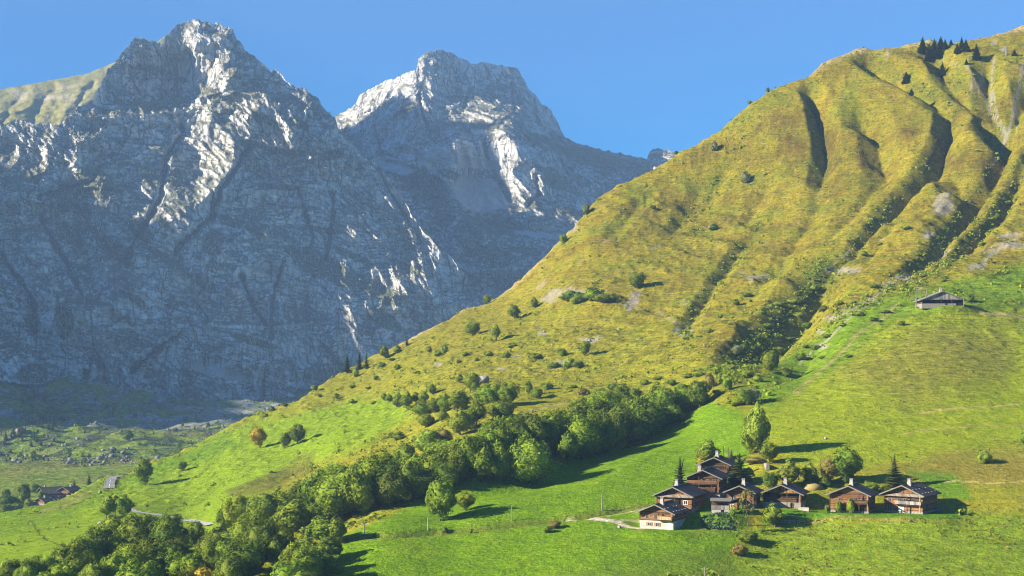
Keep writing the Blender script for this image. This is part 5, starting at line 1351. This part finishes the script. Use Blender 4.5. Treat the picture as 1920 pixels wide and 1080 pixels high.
# ---------------------------------------------------------------- trees of the valley floor beyond the ridge
def plant_valley(u, top, base, wpx, kind, mat, name, label, cat='tree', group=None):
    p = place_valley(u, base); k = p.y / F
    return plant(p, (base - top) * k, wpx * k, kind, mat, name, label, cat, group)
for r in [(11,915,934,16,'round','d','round dark tree at the left edge beyond the ridge'),(43,906,944,30,'round','d','tall dark tree left of the far farmhouses'),(67,906,926,26,'round','d','broad dark tree behind the far farmhouses'),
          (14,924,958,40,'round','d','wide dark tree in the bottom left beyond the ridge'),(30,932,957,22,'round','g','green tree between the two wide dark trees beyond the ridge'),(42,926,948,18,'round','g','small green tree left of the reddish gable'),
          (75,919,938,13,'egg','g','small pointed tree between the farmhouses'),(84,921,937,11,'egg','g','smallest pointed tree just left of the pale gabled farmhouse'),(12,944,965,28,'round','g','bushy green tree at the left edge, lowest beyond the ridge'),
          (30,942,960,24,'round','g','bushy tree on the ridge line left of the farmhouses'),(54,935,952,16,'round','p','bright bushy tree beside the reddish gable')]:
    plant_valley(*r[:6], 'maple_tree', r[6])
plant_valley(139,898,923,14,'spruce','n','spruce_tree','pale conifer beside the pale gabled farmhouse'); plant_valley(167,888,910,13,'spruce','n','spruce_tree','dark conifer alone left of the road bend')
vr = random.Random(31)
CONES = [(62,776),(70,782),(76,786),(80,790),(84,788),(88,795),(93,792),(100,796),(66,796),(72,800),(78,803),(90,806),(55,798),(98,805),(24,815),(29,818),(34,812),(20,820),(38,818),(58,822),(65,826),(70,830),(48,812),(105,785),(110,782),
         (62,745),(70,748),(56,752),(78,752),(50,742),(85,758),(42,758),(205,779),(212,782),(12,826),(8,834),(75,836),(60,838),(40,828),(118,790),(98,778)]
for u, b in CONES:
    h = vr.uniform(13, 22)
    plant_valley(u + vr.uniform(-2, 2), b - h, b, h * .42, 'spruce', 'n', 'spruce_tree', 'one of the small dark conifers scattered over the far boulder slope', 'tree', 'conifers on the far boulder slope')
BUSHV = [(60,765),(40,774),(52,790),(100,774),(112,786),(120,787),(158,812),(100,828),(24,740),(30,776),(45,780),(180,752),(120,746),(140,748),(170,760),(200,765),(213,765),(232,764),(214,770),(248,775),(255,783),(270,775),(268,795),(290,792),(290,802),
         (205,860-14),(222,850),(210,850),(240,820),(250,828),(262,835),(228,815),(235,825),(130,858),(155,858),(165,858),(42,860),(36,856),(18,864),(20,850),(185,812),(190,770),(150,790),(70,812),(128,790),(84,746),(95,752),(280,760),(300,770),(320,780),(340,800),(350,790),(330,810),(310,800),(370,790),(390,800),(285,815),(270,820)]
for u, b in BUSHV:
    h = vr.uniform(5, 10)
    plant_valley(u + vr.uniform(-2, 2), b - h, b, h * 1.15, 'shrub', vr.choice('ggpd'), 'shrub', 'one of the low green bushes scattered among the far boulders', 'bush', 'bushes on the far boulder slope')
plant_valley(60,844,863,18,'round','p','maple_tree','bright round tree on the far boulder slope, above the pasture'); plant_valley(158,806,815,7,'egg','p','maple_tree','bright small tree amid the dark patch of the far slope')
plant_valley(100,819,829,6,'egg','p','maple_tree','bright narrow small tree left in the dark patch of the far slope'); plant_valley(240,806,826,20,'round','g','maple_tree','broad grey green tree on the far slope, right of the dark patch')
# boulders strewn under the wall: countless, one mass
rg = np.random.default_rng(8); Vs, Fs, off = [], [], 0
us = rg.uniform(-60, 520, 2200); bs = rg.uniform(735, 868, 2200)
ds = np.interp(bs, [735, 760, 800, 850, 880], [2120, 1960, 1740, 1450, 1280])
xs = (us - 960) * ds / F; zs = _tv(xs, ds) + val_lumps(xs, ds)
okk = fbm(np.c_[xs, ds], 120, 3, 333) > -.05
for x, y, z in np.c_[xs, ds, zs][okk]:
    s = rg.uniform(.6, 1.2) * (1 + 3.0 * rg.uniform() ** 8)
    v, f = ball((0, 0, 0), s, 1, 4, 6); v = v * (1 + .3 * rg.normal(size=(len(v), 1)) * .6) * np.array([1, 1, .75]) + (x, y, z + s * .2)
    Vs.append(v); Fs.append(f + off); off += len(v)
BOUL2 = plain('grey_boulder', (.10, .10, .095), (.24, .235, .22), .8, .9, .2)
tag(link_mesh('scattered_boulders', np.concatenate(Vs), np.concatenate(Fs), BOUL2), kind='stuff')
# ---------------------------------------------------------------- the air: one even box of thin blue haze round camera and scene
hv = [(x, y, z) for z in (-191.5, 1900) for x, y in ((-3600, -60), (2600, -60), (2600, 6200), (-3600, 6200))]
hz_o = link_mesh('haze', hv, [(0, 3, 2, 1), (4, 5, 6, 7), (0, 1, 5, 4), (1, 2, 6, 5), (2, 3, 7, 6), (3, 0, 4, 7)])
hm = bpy.data.materials.new('thin_blue_air'); hm.use_nodes = True
ht = hm.node_tree; ht.nodes.remove(ht.nodes['Principled BSDF'])
hp = ht.nodes.new('ShaderNodeVolumePrincipled')
hp.inputs['Color'].default_value = (.36, .60, 1.0, 1)
hp.inputs['Density'].default_value = 8.5e-5
hp.inputs['Anisotropy'].default_value = 0.0
ht.links.new(hp.outputs[0], ht.nodes['Material Output'].inputs['Volume'])
hz_o.data.materials.append(hm)
tag(hz_o, kind='stuff')
